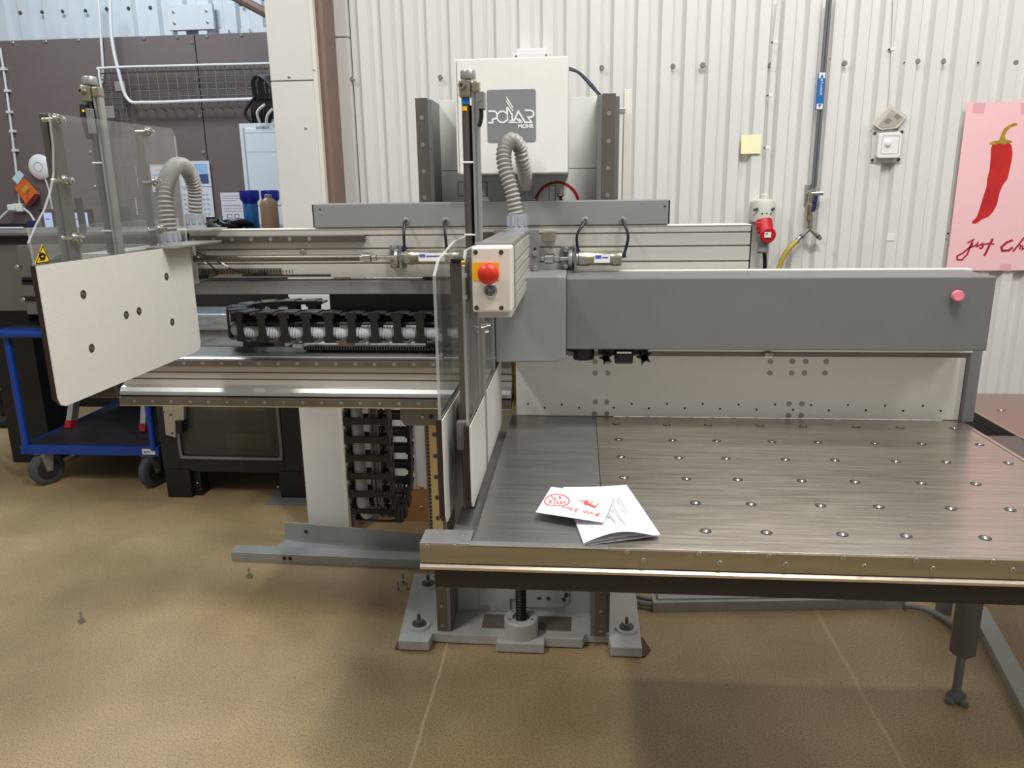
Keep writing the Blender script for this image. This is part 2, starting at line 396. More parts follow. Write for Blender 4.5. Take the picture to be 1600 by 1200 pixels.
screws('sheet_screw', 'screw_dark', [PY(x, y, FY+.065) for x, y in up_], .014, far, h=.008, socket=False)
struct(B('wall_side', 'wall_cool', -1.2, -1.1, 3.33, 6.4, 0, 4.8))
# the hall goes on behind the photographer: plain rear and side walls a good way off
rd = B('roof_girder', 'masonite', -2.95, -2.2, 4.6, 4.72, 2.78, 2.95, None)
a_, b_ = PY(372, -6, 5.2), PY(430, 28, 5.2)
bpy.data.objects.remove(rd)
g = MB(); g.cyl(a_+Vector((-.5, 0, .25)), b_, .03, 8); g.cyl(a_+Vector((-.5, 0, .33)), b_+Vector((0, 0, .09)), .02, 8)
tag(g.build('roof_brace', 'masonite'), 'dark slanted brace at the top edge left of the white column', 'beam')
# white cover plate on the sheet above the brown panels
c = thing('junction_cover', 'flat white cover plate on the pale sheeting above the brown panels', 'cover plate', PY(300, 47, FY+.06))
a_, b_ = PY(262, 9, FY+.05), PY(337, 46, FY+.05)
B('plate', 'wall_cool', a_.x, b_.x, FY+.03, FY+.062, b_.z, a_.z, c)
screws('screw', 'screw_steel', [Vector((x, FY+.03, z)) for x in (a_.x+.05, b_.x-.05) for z in (a_.z-.05, b_.z+.05)], .012, c)
for k in range(5): B('rib_end', 'wall_cool', a_.x+.06+k*.17, a_.x+.13+k*.17, FY+.04, FY+.062, b_.z-.05, b_.z-.002, c)

# ---------------------------------------------------------------- far room: tray, cables, cabinet, papers
ty = FY-.09
t = thing('cable_tray', 'long steel wire basket tray running along the brown wall', 'cable tray', PY(160, 160, ty))
x0, x1 = PY(158, 130, ty).x, PY(418, 130, ty).x+.3; zt, zb = PY(290, 101, ty).z, PY(290, 160, ty).z
g = MB()
for k in range(7):
    z = zt+(zb-zt)*k/6; g.cyl((x0, ty, z), (x1, ty, z), .0045, 5)
n = 22
for k in range(n):
    x = x0+(x1-x0)*k/(n-1); g.tube([(x, ty+.06, zt+.004), (x, ty-.006, zt+.004), (x, ty-.006, zb-.04), (x, ty+.06, zb-.05)], .0045, 5)
g.build('wire_grid', 'wire', t, kind='stuff')
B('bracket', 'alu_plain', PY(182, 130, ty).x, PY(198, 130, ty).x, ty-.03, ty-.01, PY(190, 143, ty).z, PY(190, 128, ty).z, t)
B('bracket', 'alu_plain', PY(167, 170, ty).x, PY(181, 170, ty).x, ty-.03, ty-.01, PY(175, 185, ty).z, PY(175, 166, ty).z, t)
t = thing('cable_ladder', 'narrow wire basket dropping down the brown wall behind the clear guard', 'cable tray', PY(185, 340, ty))
g = MB(); xa, xb = PY(178, 170, ty), PY(210, 345, ty)
for dx in (0, .05, .10): g.cyl((xa.x+dx, ty, xa.z), (xa.x+dx, ty, xb.z-.05), .004, 5)
for k in range(11):
    z = xa.z+(xb.z-xa.z)*k/10; g.cyl((xa.x-.01, ty, z), (xa.x+.12, ty, z), .004, 5)
g.build('wire_grid', 'wire', t, kind='stuff')
def cable(name, lab, px, Y, r, mt, cat='cable', k=6, n=7):
    pts = spline([PY(x, y, Y) for x, y in px], k); return tag(MB().tube(pts, r, n).build(name, mt), lab, cat)
cable('wall_cable', 'white cable bundle hanging from above into the wire tray', [(172, 0), (175, 60), (185, 110), (200, 155), (230, 160), (320, 157), (425, 154)], ty-.03, .013, 'cable_white', 'cable')
cable('wall_cable', 'white cable dropping straight down and along the top of the wire tray', [(425, 99), (300, 102), (165, 106), (155, 112), (160, 150), (170, 250), (182, 345)], ty-.035, .009, 'cable_white', 'cable')
cable('wall_conduit', 'thin white conduit from the ceiling down to the wire tray corner', [(154, 0), (158, 60), (161, 105), (160, 130)], FY-.03, .010, 'cable_white')
cc = cable('wall_cable', 'white clipped cable running down to the socket at the far left', [(0, 75), (10, 140), (20, 220), (31, 318)], FY-.03, .009, 'cable_white')
for k, p in enumerate(((4, 108), (10, 142), (13, 175), (18, 205), (22, 235), (30, 290))):
    B('clip', 'cable_white', PY(*p, FY-.03).x-.012, PY(*p, FY-.03).x+.03, FY-.045, FY-.012, PY(*p, FY-.03).z-.01, PY(*p, FY-.03).z+.01, cc)
g = MB()
for k in range(7):
    x = 398+k*4.2
    g.tube(spline([PY(x, 155, ty-.05-k*.004), PY(x+random.uniform(-6, 3), 128, ty-.08), PY(x+6, 118, ty-.09), PY(425, 135+k*3, ty-.1)], 5), .010, 6)
    g.tube(spline([PY(x, 155, ty-.05), PY(x-4+k, 170, ty-.07), PY(x-2, 192, ty-.04)], 5), .010, 6)
g.tube(spline([PY(400, 150, ty-.06), PY(383, 175, ty-.06), PY(392, 190, ty-.06)], 5), .012, 6)
tag(g.build('black_cable_bundle', 'cable_black'), 'bundle of black cables looping from the wire tray into the white cabinet', 'cable')
g = MB(); g.tube(spline([PY(414, 163, ty-.13), PY(402, 175, ty-.13), PY(406, 192, ty-.1)], 6), .01, 6); g.tube(spline([PY(426, 170, ty-.12), PY(418, 180, ty-.12), PY(416, 192, ty-.1)], 6), .01, 6)
tag(g.build('white_cable_pair', 'cable_white'), 'two short white cables entering the top of the white cabinet', 'cable')
# distribution cabinet
y0 = FY-.16
a_, b_ = PY(372, 193, y0), PY(440, 345, y0)
c = thing('distribution_cabinet', 'white electrical distribution cabinet on the brown wall beside the column', 'cabinet', (a_.x, y0, b_.z))
x1 = a_.x+.42
MB().box(a_.x, x1, y0+.01, FY-.012, b_.z-.05, a_.z).build('housing', 'cabinet_white', c, .004)
B('cover', 'cabinet_white', a_.x+.045, x1-.02, y0-.005, y0+.012, b_.z+.12, a_.z-.04, c, .003)
B('lower_cover', 'cabinet_white', a_.x+.045, x1-.02, y0-.005, y0+.012, b_.z-.03, b_.z+.11, c, .003)
B('frame_groove', 'cabinet_line', a_.x+.03, a_.x+.042, y0+.002, y0+.013, b_.z, a_.z-.03, c)
z = PY(400, 238, y0).z; B('seam', 'cabinet_line', a_.x+.05, x1-.03, y0-.0065, y0, z, z+.004, c)
z = PY(400, 208, y0).z; B('seam', 'cabinet_line', a_.x+.05, x1-.03, y0-.0065, y0, z, z+.004, c)
B('type_label', 'cabinet_line', a_.x+.14, a_.x+.24, y0-.0065, y0, z+.03, z+.05, c)
B('cable_flange', 'plastic_white', a_.x+.09, x1-.04, y0+.03, FY-.02, a_.z, a_.z+.03, c)
p = PY(431, 266, y0); B('door_handle', 'black', x1-.05, x1-.02, y0-.03, y0-.004, p.z-.1, p.z+.08, c)
# papers and calendar
def sheet(name, lab, cat, q, Y, mt='paper', d=.003):
    a, b = PY(*q[0], Y), PY(*q[1], Y); t = thing(name, lab, cat, ((a.x+b.x)/2, Y, b.z))
    B('page', mt, a.x, b.x, Y-d, Y, b.z, a.z, t, 0); return t, a, b
c, a_, b_ = sheet('wall_calendar', 'wall calendar with a lake photograph hanging on the brown wall', 'calendar', ((277, 252), (336, 339)), FY-.03)
Y = FY-.0335; w_, h_ = b_.x-a_.x, a_.z-b_.z
B('photo_print', 'sky_blue', a_.x+w_*.35, a_.x+w_*.93, Y-.001, Y, b_.z+h_*.6, b_.z+h_*.95, c, 0)
B('lake_print', 'lake', a_.x+w_*.35, a_.x+w_*.93, Y-.0016, Y-.001, b_.z+h_*.6, b_.z+h_*.765, c, 0)
MB().prism([(a_.x+w_*.4, Y-.0018, b_.z+h_*.6), (a_.x+w_*.7, Y-.0018, b_.z+h_*.6), (a_.x+w_*.58, Y-.0018, b_.z+h_*.71), (a_.x+w_*.48, Y-.0018, b_.z+h_*.68)], (0, -.0006, 0)).build('boat_print', 'boat', c)
B('header_line', 'paper_ink', a_.x+.02, a_.x+w_*.3, Y-.001, Y, b_.z+h_*.5, b_.z+h_*.52, c, 0)
for r in range(5):
    for k in range(7):
        x = a_.x+w_*(.08+.12*k); z = b_.z+h_*(.05+.085*r)
        d_ = B('day_mark', 'paper_ink', x, x+.018, Y-.001, Y, z, z+.012, c, 0)
B('binding', 'cabinet_line', a_.x, b_.x, Y-.002, Y, b_.z+h_*.545, b_.z+h_*.555, c, 0)
def lines(c, a_, b_, rows, Y, mt='paper_ink'):
    for u0, u1, v, t in rows: B('text_line', mt, a_.x+(b_.x-a_.x)*u0, a_.x+(b_.x-a_.x)*u1, Y-.001, Y, b_.z+(a_.z-b_.z)*v, b_.z+(a_.z-b_.z)*(v+t), c, 0)
c, a_, b_ = sheet('instruction_sheet', 'printed white sheet with two small boxes right of the calendar', 'paper', ((344, 301), (383, 348)), FY-.03)
lines(c, a_, b_, [(.1, .85, .88, .02), (.1, .9, .8, .02), (.1, .7, .73, .02), (.1, .9, .56, .035), (.1, .9, .47, .02), (.1, .9, .38, .02)], FY-.0333)
for u in (.22, .55):
    lines(c, a_, b_, [(u, u+.22, .27, .015), (u, u+.22, .15, .015), (u, u+.03, .15, .13), (u+.2, u+.22, .15, .13)], FY-.0333, 'line_grey')
c, a_, b_ = sheet('notice_sheet', 'white notice with a red heading line seen through the clear guard', 'paper', ((234, 257), (262, 300)), FY-.03)
lines(c, a_, b_, [(0, 1, .95, .05)], FY-.0333, 'tape_pink'); lines(c, a_, b_, [(.3, .8, .78, .03), (.1, .9, .6, .03), (.1, .8, .45, .03)], FY-.0333)
c, a_, b_ = sheet('notice_sheet', 'plain white sheet pinned low between hose and calendar', 'paper', ((258, 308), (272, 352)), FY-.03)
lines(c, a_, b_, [(.2, .8, .8, .02), (.2, .8, .6, .02)], FY-.0333)
c, a_, b_ = sheet('label_strip', 'narrow white hanging strip on the brown wall behind the guard', 'strip', ((211, 309), (216, 336)), FY-.03)
c, a_, b_ = sheet('label_strip', 'narrow reddish slanted strip on the brown wall behind the guard', 'strip', ((212, 257), (216, 294)), FY-.03, 'tape_pink')
# access point disc
p = PY(64, 261, FY-.02); c = thing('access_point', 'round white wireless access point on the brown wall', 'access point', p)
MB().lathe(p, (0, -1, 0), [(0, .098), (.012, .1), (.026, .085), (.032, .04), (.033, 0)], 32).build('dome', 'plastic_white', c, loc=p)
MB().lathe(p+Vector((0, -.031, 0)), (0, -1, 0), [(0, .04), (.003, .039), (.003, .034), (0, .033)], 24).build('ring', 'cabinet_line', c)
cable('wall_cable', 'thin white cable hanging below the round access point', [(71, 280), (77, 300), (82, 330)], FY-.03, .006, 'cable_white')
# socket with cables, hanging bag
a_, b_ = PY(21, 318, FY-.05), PY(41, 331, FY-.05)
c = thing('wall_socket', 'white socket box with plugged cables at far left', 'socket', (a_.x, FY-.05, b_.z))
B('box', 'plastic_white', a_.x, b_.x-.02, FY-.07, FY-.012, b_.z, a_.z, c, .008); B('plug', 'plastic_white', a_.x-.02, b_.x-.06, FY-.11, FY-.07, b_.z+.01, a_.z-.005, c, .01)
MB().tube(spline([PY(21, 325, FY-.09), PY(8, 333, FY-.1), PY(-6, 348, FY-.12)]), .008, 6).build('cord', 'cable_white', c)
MB().tube(spline([PY(37, 326, FY-.09), PY(46, 333, FY-.1), PY(54, 345, FY-.12)]), .008, 6).build('cord', 'cable_white', c)
c = thing('hanging_packet', 'red and orange packet hanging tilted above the white socket', 'packet', PY(45, 320, FY-.06))
Y = FY-.05
def quad(name, mt, q, Y, d, par): return MB().prism([PY(x, y, Y) for x, y in q], (0, -d, 0)).build(name, mt, par)
quad('body', 'bag_red', [(26, 293), (39, 279), (62, 303), (46, 321)], Y, .03, c)
quad('base', 'bag_dark', [(46, 318), (59, 302), (64, 309), (51, 324)], Y-.005, .032, c)
quad('tag', 'tag_white', [(19, 279), (30, 266), (38, 274), (28, 288)], Y-.03, .004, c)
quad('print', 'boat', [(33, 296), (42, 288), (46, 294), (38, 303)], Y-.031, .003, c)
# desk, monitors
DY = 5.15
c = thing('desk', 'black framed office desk at the far left behind the blue trolley', 'desk', (-4.4, DY, 0))
B('desk_top', 'far_panel', -5.4, -2.5, DY-.1, DY+.75, 1.12, 1.15, c)
B('leg', 'black', -4.83, -4.62, DY+.2, DY+.3, .03, 1.12, c, .003); B('leg', 'black', -2.8, -2.6, DY+.2, DY+.3, .03, 1.12, c, .003)
B('foot_bar', 'black', -4.83, -3.3, DY-.02, DY+.05, 0, .05, c, .003); B('foot_bar', 'black', -4.8, -4.7, DY, DY+.7, 0, .05, c); 
B('modesty_panel', 'black', -4.4, -2.75, DY+.4, DY+.43, .45, 1.1, c, .002)
def monitor(lab, q, Y, scr, name='monitor'):
    a, b = PY(*q[0], Y), PY(*q[1], Y); c = thing(name, lab, 'monitor', ((a.x+b.x)/2, Y, b.z))
    B('bezel', 'black', a.x, b.x, Y, Y+.03, b.z, a.z, c, .004); B('screen', scr, a.x+.03, b.x-.03, Y-.003, Y, b.z+.03, a.z-.025, c, 0)
    zt = a.z-.025; w_ = b.x-a.x-.06; h = zt-b.z-.03
    B('window_bar', 'screen_bar', a.x+.04, b.x-.05, Y-.004, Y-.003, zt-h*.26, zt-h*.22, c, 0)
    for k in range(4): B('text_block', 'paper_ink', a.x+.05+w_*.3, a.x+.05+w_*(.5+.08*(k % 3)), Y-.004, Y-.003, zt-h*(.4+.12*k), zt-h*(.38+.12*k), c, 0)
    B('stand', 'black', (a.x+b.x)/2-.04, (a.x+b.x)/2+.04, Y+.02, Y+.06, 1.15, (a.z+b.z)/2, c); B('stand_base', 'black', (a.x+b.x)/2-.12, (a.x+b.x)/2+.12, Y-.05, Y+.15, 1.15, 1.165, c)
    return c
monitor('lit monitor with page text, left of two seen through the guard', ((61, 327), (94, 380)), DY+.25, 'screen')
m2 = monitor('lit monitor with two small pictures, right of two behind the guard', ((101, 327), (149, 380)), DY+.25, 'screen')
a_, b_ = PY(124, 352, DY+.247), PY(138, 358, DY+.247)
B('picture', 'bush', a_.x, a_.x+.055, DY+.245, DY+.247, b_.z, a_.z, m2, 0); B('picture', 'bag_dark', a_.x+.065, b_.x, DY+.245, DY+.247, b_.z, a_.z, m2, 0)
monitor('wide pale lit screen at the very left edge of the frame', ((-40, 350), (46, 376)), DY+.2, 'screen_pale')
a_, b_ = PY(44, 345, DY+.15), PY(61, 364, DY+.15); B('phone', 'valve_blue', a_.x, b_.x, DY+.13, DY+.15, 1.15, a_.z, None, .003); ph = bpy.context.scene.objects['phone']; tag(ph, 'dark blue device standing between the two lit screens', 'device')
# office chair base
p = Vector((-4.05, 4.85, 0)); c = thing('office_chair', 'black office chair with chrome column behind the blue trolley', 'chair', p)
MB().cyl(p+Vector((0, 0, .16)), p+Vector((0, 0, .52)), .032, 16).build('gas_column', 'chrome', c); MB().cyl(p+Vector((0, 0, .12)), p+Vector((0, 0, .2)), .045, 16).build('hub', 'black', c)
MB().box(p.x-.24, p.x+.24, p.y-.23, p.y+.25, .52, .6).build('seat', 'rubber', c, .03); B('backrest', 'rubber', p.x-.2, p.x+.2, p.y+.24, p.y+.3, .66, 1.1, c, .025)
B('back_bracket', 'black', p.x-.04, p.x+.04, p.y+.2, p.y+.29, .5, .7, c)
for k in range(5):
    a = .35+k*2*PI/5; e = p+Vector((math.cos(a)*.3, math.sin(a)*.3, .09))
    MB().tube([p+Vector((0, 0, .16)), e], [.032, .018], 8).build('base_arm', 'black', c)
    q = e+Vector((0, 0, -.055)); MB().cyl(q+Vector((-.03, 0, 0)), q+Vector((.03, 0, 0)), .034, 14).build('caster', 'rubber', c)
# ---------------------------------------------------------------- dark machine and steel conveyor behind
c = thing('black_cabinet_machine', 'black floor-standing machine with a window under the lower beam', 'machine', (-1.75, 3.8, 0))
x0, x1 = -2.11, -1.33; y0, y1 = 3.5, 4.2; zb, zt = .14, PY(0, 382, 3.7).z-.02
wx0, wx1 = PY(283, 730, y0).x, PY(438, 650, y0).x; wz0, wz1 = PY(350, 717, y0).z, .53
b = MB().box(x0, wx0, y0, y0+.06, zb, zt).box(wx1, x1, y0, y0+.06, zb, zt).box(wx0, wx1, y0, y0+.06, zb, wz0).box(wx0, wx1, y0, y0+.06, wz1, zt)
b.build('front_panel', 'black_machine', c, .002)
MB().box(x0, x1, y0+.06, y1, zb, zb+.02).box(x0, x0+.02, y0+.06, y1, zb, zt).box(x1-.02, x1, y0+.06, y1, zb, zt).box(x0, x1, y1-.02, y1, zb, zt).box(x0, x1, y0, y1, zt, zt+.02).build('housing', 'black_machine', c)
g = MB(); g.tube(spline([(wx0+.01, y0-.004, wz1), (wx0+.01, y0-.004, wz0+.04), (wx0+.02, y0-.004, wz0+.012), (wx0+.05, y0-.004, wz0+.005), (wx1-.05, y0-.004, wz0+.005), (wx1-.02, y0-.004, wz0+.012), (wx1-.01, y0-.004, wz0+.04), (wx1-.01, y0-.004, wz1)], 5), .008, 8)
g.build('window_gasket', 'mid_grey', c)
B('window_pane', 'window_glass', wx0, wx1, y0+.008, y0+.014, wz0, wz1, c, 0)
for k in range(11): 
    z = wz0+.1+k*.026; MB().box(wx0+.09, wx1-.01, y0+.2, y0+.21, z, z+.018).build('louver', 'louver', c)
B('inner_back', 'louver', wx0-.02, wx1+.02, y0+.23, y0+.24, wz0-.02, wz1+.02, c)
B('inner_tray', 'mid_grey', wx0+.17, wx1-.13, y0+.16, y0+.19, wz0, wz0+.075, c); B('inner_rail', 'alu_plain', wx0+.08, wx1-.13, y0+.12, y0+.15, wz1-.1, wz1-.085, c)
B('inner_rail', 'alu_plain', wx0+.08, wx1-.02, y0+.12, y0+.15, wz1-.045, wz1-.03, c); B('inner_bracket', 'alu_plain', wx0+.05, wx0+.075, y0+.1, y0+.15, wz1-.1, wz1, c)
a_, b_ = PY(253, 640, y0-.03), PY(286, 684, y0-.03)
MB().prism([PY(253, 625, y0-.03), PY(287, 625, y0-.03), PY(287, 657, y0-.03), PY(274, 657, y0-.03), PY(274, 684, y0-.03), PY(259, 679, y0-.03)], (0, .028, 0)).build('lock_plate', 'alu_plain', c, .001)
B('lock_body', 'black', PY(274, 658, y0-.04).x, PY(284, 658, y0-.04).x, y0-.045, y0-.002, PY(280, 677, y0-.04).z, PY(280, 658, y0-.04).z, c)
screws('screw', 'screw_dark', [PY(x, y, y0-.03) for x, y in ((267, 648), (269, 677), (255, 644))], .006, c)
for xa in (-2.1, -1.5):
    B('foot_block', 'black', xa, xa+.13, y0-.01, y0+.14, 0, .15, c, .002); B('foot_block', 'black', xa, xa+.13, y1-.15, y1-.02, 0, .15, c, .002)
    B('foot_flange', 'black', xa+.13, xa+.17, y0+.02, y0+.1, 0, .14, c, .002)
screws('foot_screw', 'screw_steel', [(-1.95, y0+.018, .07), (-1.51, y0-.012, .07)], .006, c)
tag(B('floor_shim', 'mid_grey', -1.56, -1.3, 3.42, 3.6, .0, .012), 'thin grey plate on the floor under the black machine foot', 'plate')
# steel conveyor top
c = thing('steel_conveyor', 'stainless steel machine housing at left behind the clear guard', 'machine', (-2.3, 3.9, 0))
a_ = PY(0, 382, 3.7); b_ = PY(50, 488, 3.7)
zt, zb = a_.z, b_.z
MB().prism([(-3.4, 3.75, zb), (-2.86, 3.75, zb), (-2.80, 3.62, zb), (-2.12, 3.62, zb), (-2.12, 4.25, zb), (-3.4, 4.25, zb)], (0, 0, zt-zb)).build('housing', 'steel_box', c, .004)
B('top_plate', 'steel_box', -3.42, -1.33, 3.66, 4.3, zt+.045, zt+.06, c, .002); B('underframe', 'black_machine', -3.4, -1.35, 3.7, 4.25, zt, zt+.045, c)
screws('screw', 'screw_steel', [PY(x, y, 3.61) for x, y in ((27, 417), (37, 468))], .012, c, h=.008, socket=False)
for y in (432, 436, 462): 
    q = PY(44, y+5, 3.61); B('slot', 'black', q.x-.03, q.x+.14, 3.605, 3.622, q.z-.012, q.z+.012, c)
B('leg', 'black', -3.3, -3.05, 3.95, 4.2, 0, zb, c, .003); B('leg', 'black', -2.16, -2.125, 3.7, 3.78, 0, zb, c, .003)
TZ = zt+.06
# things on the steel conveyor
def can(lab, x, y, r, h, m1, m2, cap='flat', band=None):
    c = thing('spray_can', lab, 'can', (x, y, TZ))
    p = Vector((x, y, TZ))
    if cap == 'wide':
        MB().lathe(p, (0, 0, 1), [(0, r), (.003, r*1.02), (h*.62, r*1.02), (h*.64, r*.98)], 20).build('body', m1, c)
        MB().lathe(p+Vector((0, 0, h*.64)), (0, 0, 1), [(0, r*.98), (h*.06, r*1.05), (h*.12, r*1.32), (h*.3, r*1.36), (h*.35, r*1.3), (h*.36, r*.9)], 20).build('cap', m2, c)
    else:
        MB().lathe(p, (0, 0, 1), [(0, r), (.003, r*1.02), (h*.72, r*1.02), (h*.8, r*.9), (h*.88, r*.5), (h*.89, r*.45)], 20).build('body', m1, c)
        MB().lathe(p+Vector((0, 0, h*.88)), (0, 0, 1), [(0, r*.45), (h*.1, r*.42), (h*.12, r*.3)], 14).build('nozzle', m2, c)
    if band: B('label', band, x-r*.55, x+r*.35, y-r*1.06, y-r*.9, TZ+h*.1, TZ+h*.6, c, 0)
    return c
yc = 3.85
def X_(px): return PY(px, 340, yc).x
can('blue spray can with a wide dark blue cap, leftmost on the steel top', X_(393), yc, .036, PY(393, 297, yc).z-TZ, 'can_blue', 'can_cap', 'wide')
can('grey labelled spray can with a wide dark blue cap, middle of three', X_(413), yc+.10, .034, PY(411, 297, yc).z-TZ, 'can_grey', 'can_cap', 'wide', 'paper')
can('brown spray can with a grey nozzle beside the column', X_(429), yc-.06, .042, PY(429, 303, yc).z-TZ, 'can_brown', 'mid_grey', 'n')
g = MB()
for k in range(5):
    cx = PY(352+k*7, 350, yc).x; g.tube([Vector((cx+math.cos(a)*.07, yc-.05+math.sin(a)*.06, TZ+.014+k*.004+.012*math.sin(a*2+k))) for a in [2*PI*j/16 for j in range(16)]], .011, 6, closed=True)
g.tube(spline([(PY(338, 350, yc).x, yc-.1, TZ+.02), (PY(350, 346, yc).x, yc-.06, TZ+.05), (PY(366, 350, yc).x, yc-.12, TZ+.03), (PY(384, 352, yc).x, yc-.1, TZ+.02)]), .01, 6)
cb = g.build('cable_coil', 'cable_black'); tag(cb, 'coil of black cable lying on the steel top beside the cans', 'cable')
# shrouded roll seen through the gap
p0, p1 = PY(290, 503, 2.95), PY(470, 503, 2.95)
g = MB(); g.box(-1.75, -1.15, 2.85, 3.05, .985, 1.05); g.box(-1.75, -1.15, 2.87, 3.05, .915, .985)
tag(g.build('wrapped_channel', 'film', None, .006), 'shiny film wrapped grey channel left of the cable chain', 'channel')

# ---------------------------------------------------------------- blue trolley
c = thing('blue_trolley', 'blue two-level trolley with black decks at lower left', 'trolley', (-2.55, 3.6, 0))
ang = 0
x0, x1, y0, y1, z0 = -2.955, -2.185, 3.62, 4.72, .213
def fr(z, h, nm):
    g = MB().box(x0, x1, y0-.02, y0, z-h, z).box(x0, x1, y1, y1+.02, z-h, z).box(x0-.0, x0+.02, y0, y1, z-h, z).box(x1-.02, x1, y0, y1, z-h, z); g.build(nm, 'trolley_blue', c, .003)
fr(z0+.018, .05, 'frame'); B('deck', 'deck_black', x0+.02, x1-.02, y0, y1, z0-.01, z0+.015, c, .002)
fr(.855, .045, 'upper_frame'); B('upper_deck', 'deck_black', x0+.02, x1-.02, y0, y1, .84, .857, c, .002)
for x, y in ((x0+.03, y0-.01), (x1-.03, y0-.01), (x0+.03, y1), (x1-.03, y1)): MB().cyl((x, y, z0), (x, y, .85), .018, 14).build('post', 'trolley_blue', c)
hy = y0-.03
MB().tube(spline([(x0+.02, y0+.03, .83), (x0-.04, y0, .835), (x0-.045, y0-.03, .835), (x0, hy-.02, .835), (x1, hy-.02, .835)], 5), .02, 12).build('handle', 'trolley_blue', c)
a_ = B('label', 'plastic_white', x1-.09, x1-.02, y0-.0215, y0-.02, z0-.022, z0+.008, c, 0)
text('jem', .024, (x1-.082, y0-.0222, z0-.014), (1, 0, 0), (0, 0, 1), 'black', 'label_print', c)
for (x, y, a) in ((x0+.10, y0+.02, -.48), (x1-.07, y0+.02, -.2), (x0+.12, y1-.1, .3), (x1-.12, y1-.1, .3)):
    ax = Vector((math.cos(a), math.sin(a), 0)); hc = Vector((x, y, .0895)); t_ = c
    MB().lathe(hc-ax*.022, ax, [(0, .055), (0, .08), (.006, .0875), (.038, .0875), (.044, .08), (.044, .055)], 28).build('tyre', 'tyre_grey', t_)
    MB().lathe(hc-ax*.026, ax, [(0, .014), (0, .057), (.052, .057), (.052, .014)], 20).build('wheel_hub', 'rubber', t_)
    f_ = MB()
    for s in (-1, 1):
        q = hc+ax*s*.03; w_ = Vector((-ax.y, ax.x, 0))
        f_.prism([q-w_*.035+Vector((0, 0, .09)), q+w_*.035+Vector((0, 0, .09)), q+w_*.014+Vector((0, 0, -.012)), q-w_*.014+Vector((0, 0, -.012))], ax*s*.003)
    f_.box(hc.x-.035, hc.x+.035, hc.y-.035, hc.y+.035, .178, .186)
    f_.cyl(hc-ax*.036, hc+ax*.036, .008, 10); f_.build('caster_fork', 'alu_plain', t_)
# step stool on it
c = thing('step_stool', 'folding aluminium step stool with red feet on the trolley', 'step stool', (-2.65, 3.9, .22))
for p_, q_ in (((-2.895, 3.93, .222), (-2.84, 4.12, .80)), ((-2.42, 3.88, .222), (-2.44, 4.1, .80)), ((-2.9, 4.5, .222), (-2.85, 4.16, .80)), ((-2.4, 4.5, .222), (-2.44, 4.16, .80))):
    p_, q_ = Vector(p_), Vector(q_); d = (q_-p_).normalized(); w_ = Vector((.016, 0, 0)); v_ = d.cross(Vector((1, 0, 0))).normalized()*.03
    MB().prism([p_-w_-v_, p_+w_-v_, p_+w_+v_, p_-w_+v_], q_-p_).build('leg', 'alu_plain', c, .003)
    MB().prism([p_-w_*1.15-v_*1.1, p_+w_*1.15-v_*1.1, p_+w_*1.15+v_*1.1, p_-w_*1.15+v_*1.1], d*.045).build('foot_cap', 'red_foot', c, .003)
B('step', 'alu_plain', -2.9, -2.4, 3.98, 4.2, .5, .53, c, .003); B('step', 'alu_plain', -2.88, -2.4, 4.05, 4.25, .78, .81, c, .003)
B('cross_bar', 'alu_plain', -2.9, -2.4, 4.42, 4.46, .36, .4, c, .003)

# ---------------------------------------------------------------- angle irons and anchors on the floor
def angle_iron(name, lab, a, b, wv, h, t=.006, holes=()):
    a, b = Vector(a), Vector(b); d = (b-a); n = Vector((-d.y, d.x, 0)).normalized()
    c = thing(name, lab, 'steel profile', a)
    MB().prism([a, a-n*wv, a-n*wv+Vector((0, 0, t)), a-n*t+Vector((0, 0, t)), a-n*t+Vector((0, 0, h)), a+Vector((0, 0, h))], d).build('profile', 'angle_iron', c, .0008)
    for u in holes:
        q = a+d*u-n*(t+.0006)+Vector((0, 0, h*.55)); MB().cyl(q, q-n*.001, .008, 10).build('bolt_hole', 'black', c)
    return c
angle_iron('angle_iron', 'pale grey angle iron leaning by the column foot, upper of two', (-1.305, 3.05, 0), (-.45, 2.94, 0), .1, .085, holes=(.12,))
a_, b_ = PZ(362, 876, 0), PZ(657, 889, 0); b_ = a_+(b_-a_)*1.2
c = thing('flat_channel', 'long pale grey channel on the floor, lower of two profiles', 'steel profile', a_)
n = Vector((0, 1, 0)); d = b_-a_
MB().prism([a_, a_+n*.07, a_+n*.07+Vector((0, 0, .04)), a_+Vector((0, 0, .04))], d).build('profile', 'angle_iron', c, .001)
for u in (.24, .265):
    q = a_+d*u+Vector((0, -.0006, .022)); MB().cyl(q, q+Vector((0, -.001, 0)), .008, 10).build('bolt_hole', 'black', c)
def anchor(lab, px, py, s=1.0, grp=None):
    p = PZ(px, py, 0); c = thing('floor_anchor', lab, 'bolt', p)
    MB().lathe(p, (0, 0, 1), [(0, .012*s), (.004*s, .012*s), (.004*s, .007*s)], 12).build('washer', 'screw_steel', c); MB().lathe(p, (0, 0, 1), [(.004*s, .0095*s), (.013*s, .0095*s)], 6).build('nut', 'screw_steel', c)
    MB().cyl(p, p+Vector((0, 0, .04*s)), .004*s, 8).build('stud', 'screw_steel', c)
anchor('lone floor anchor bolt on bare floor, farthest left', 128, 972); anchor('floor anchor bolt in dusty patch below the floor channels', 390, 902)
anchor('loose anchor bolt beside the base foot, left of the cluster', 622, 921, .9); anchor('anchor bolt beside the base foot, tallest of the cluster', 630, 911, 1.1); anchor('anchor bolt nearest the base foot in the cluster', 636, 921, .8)

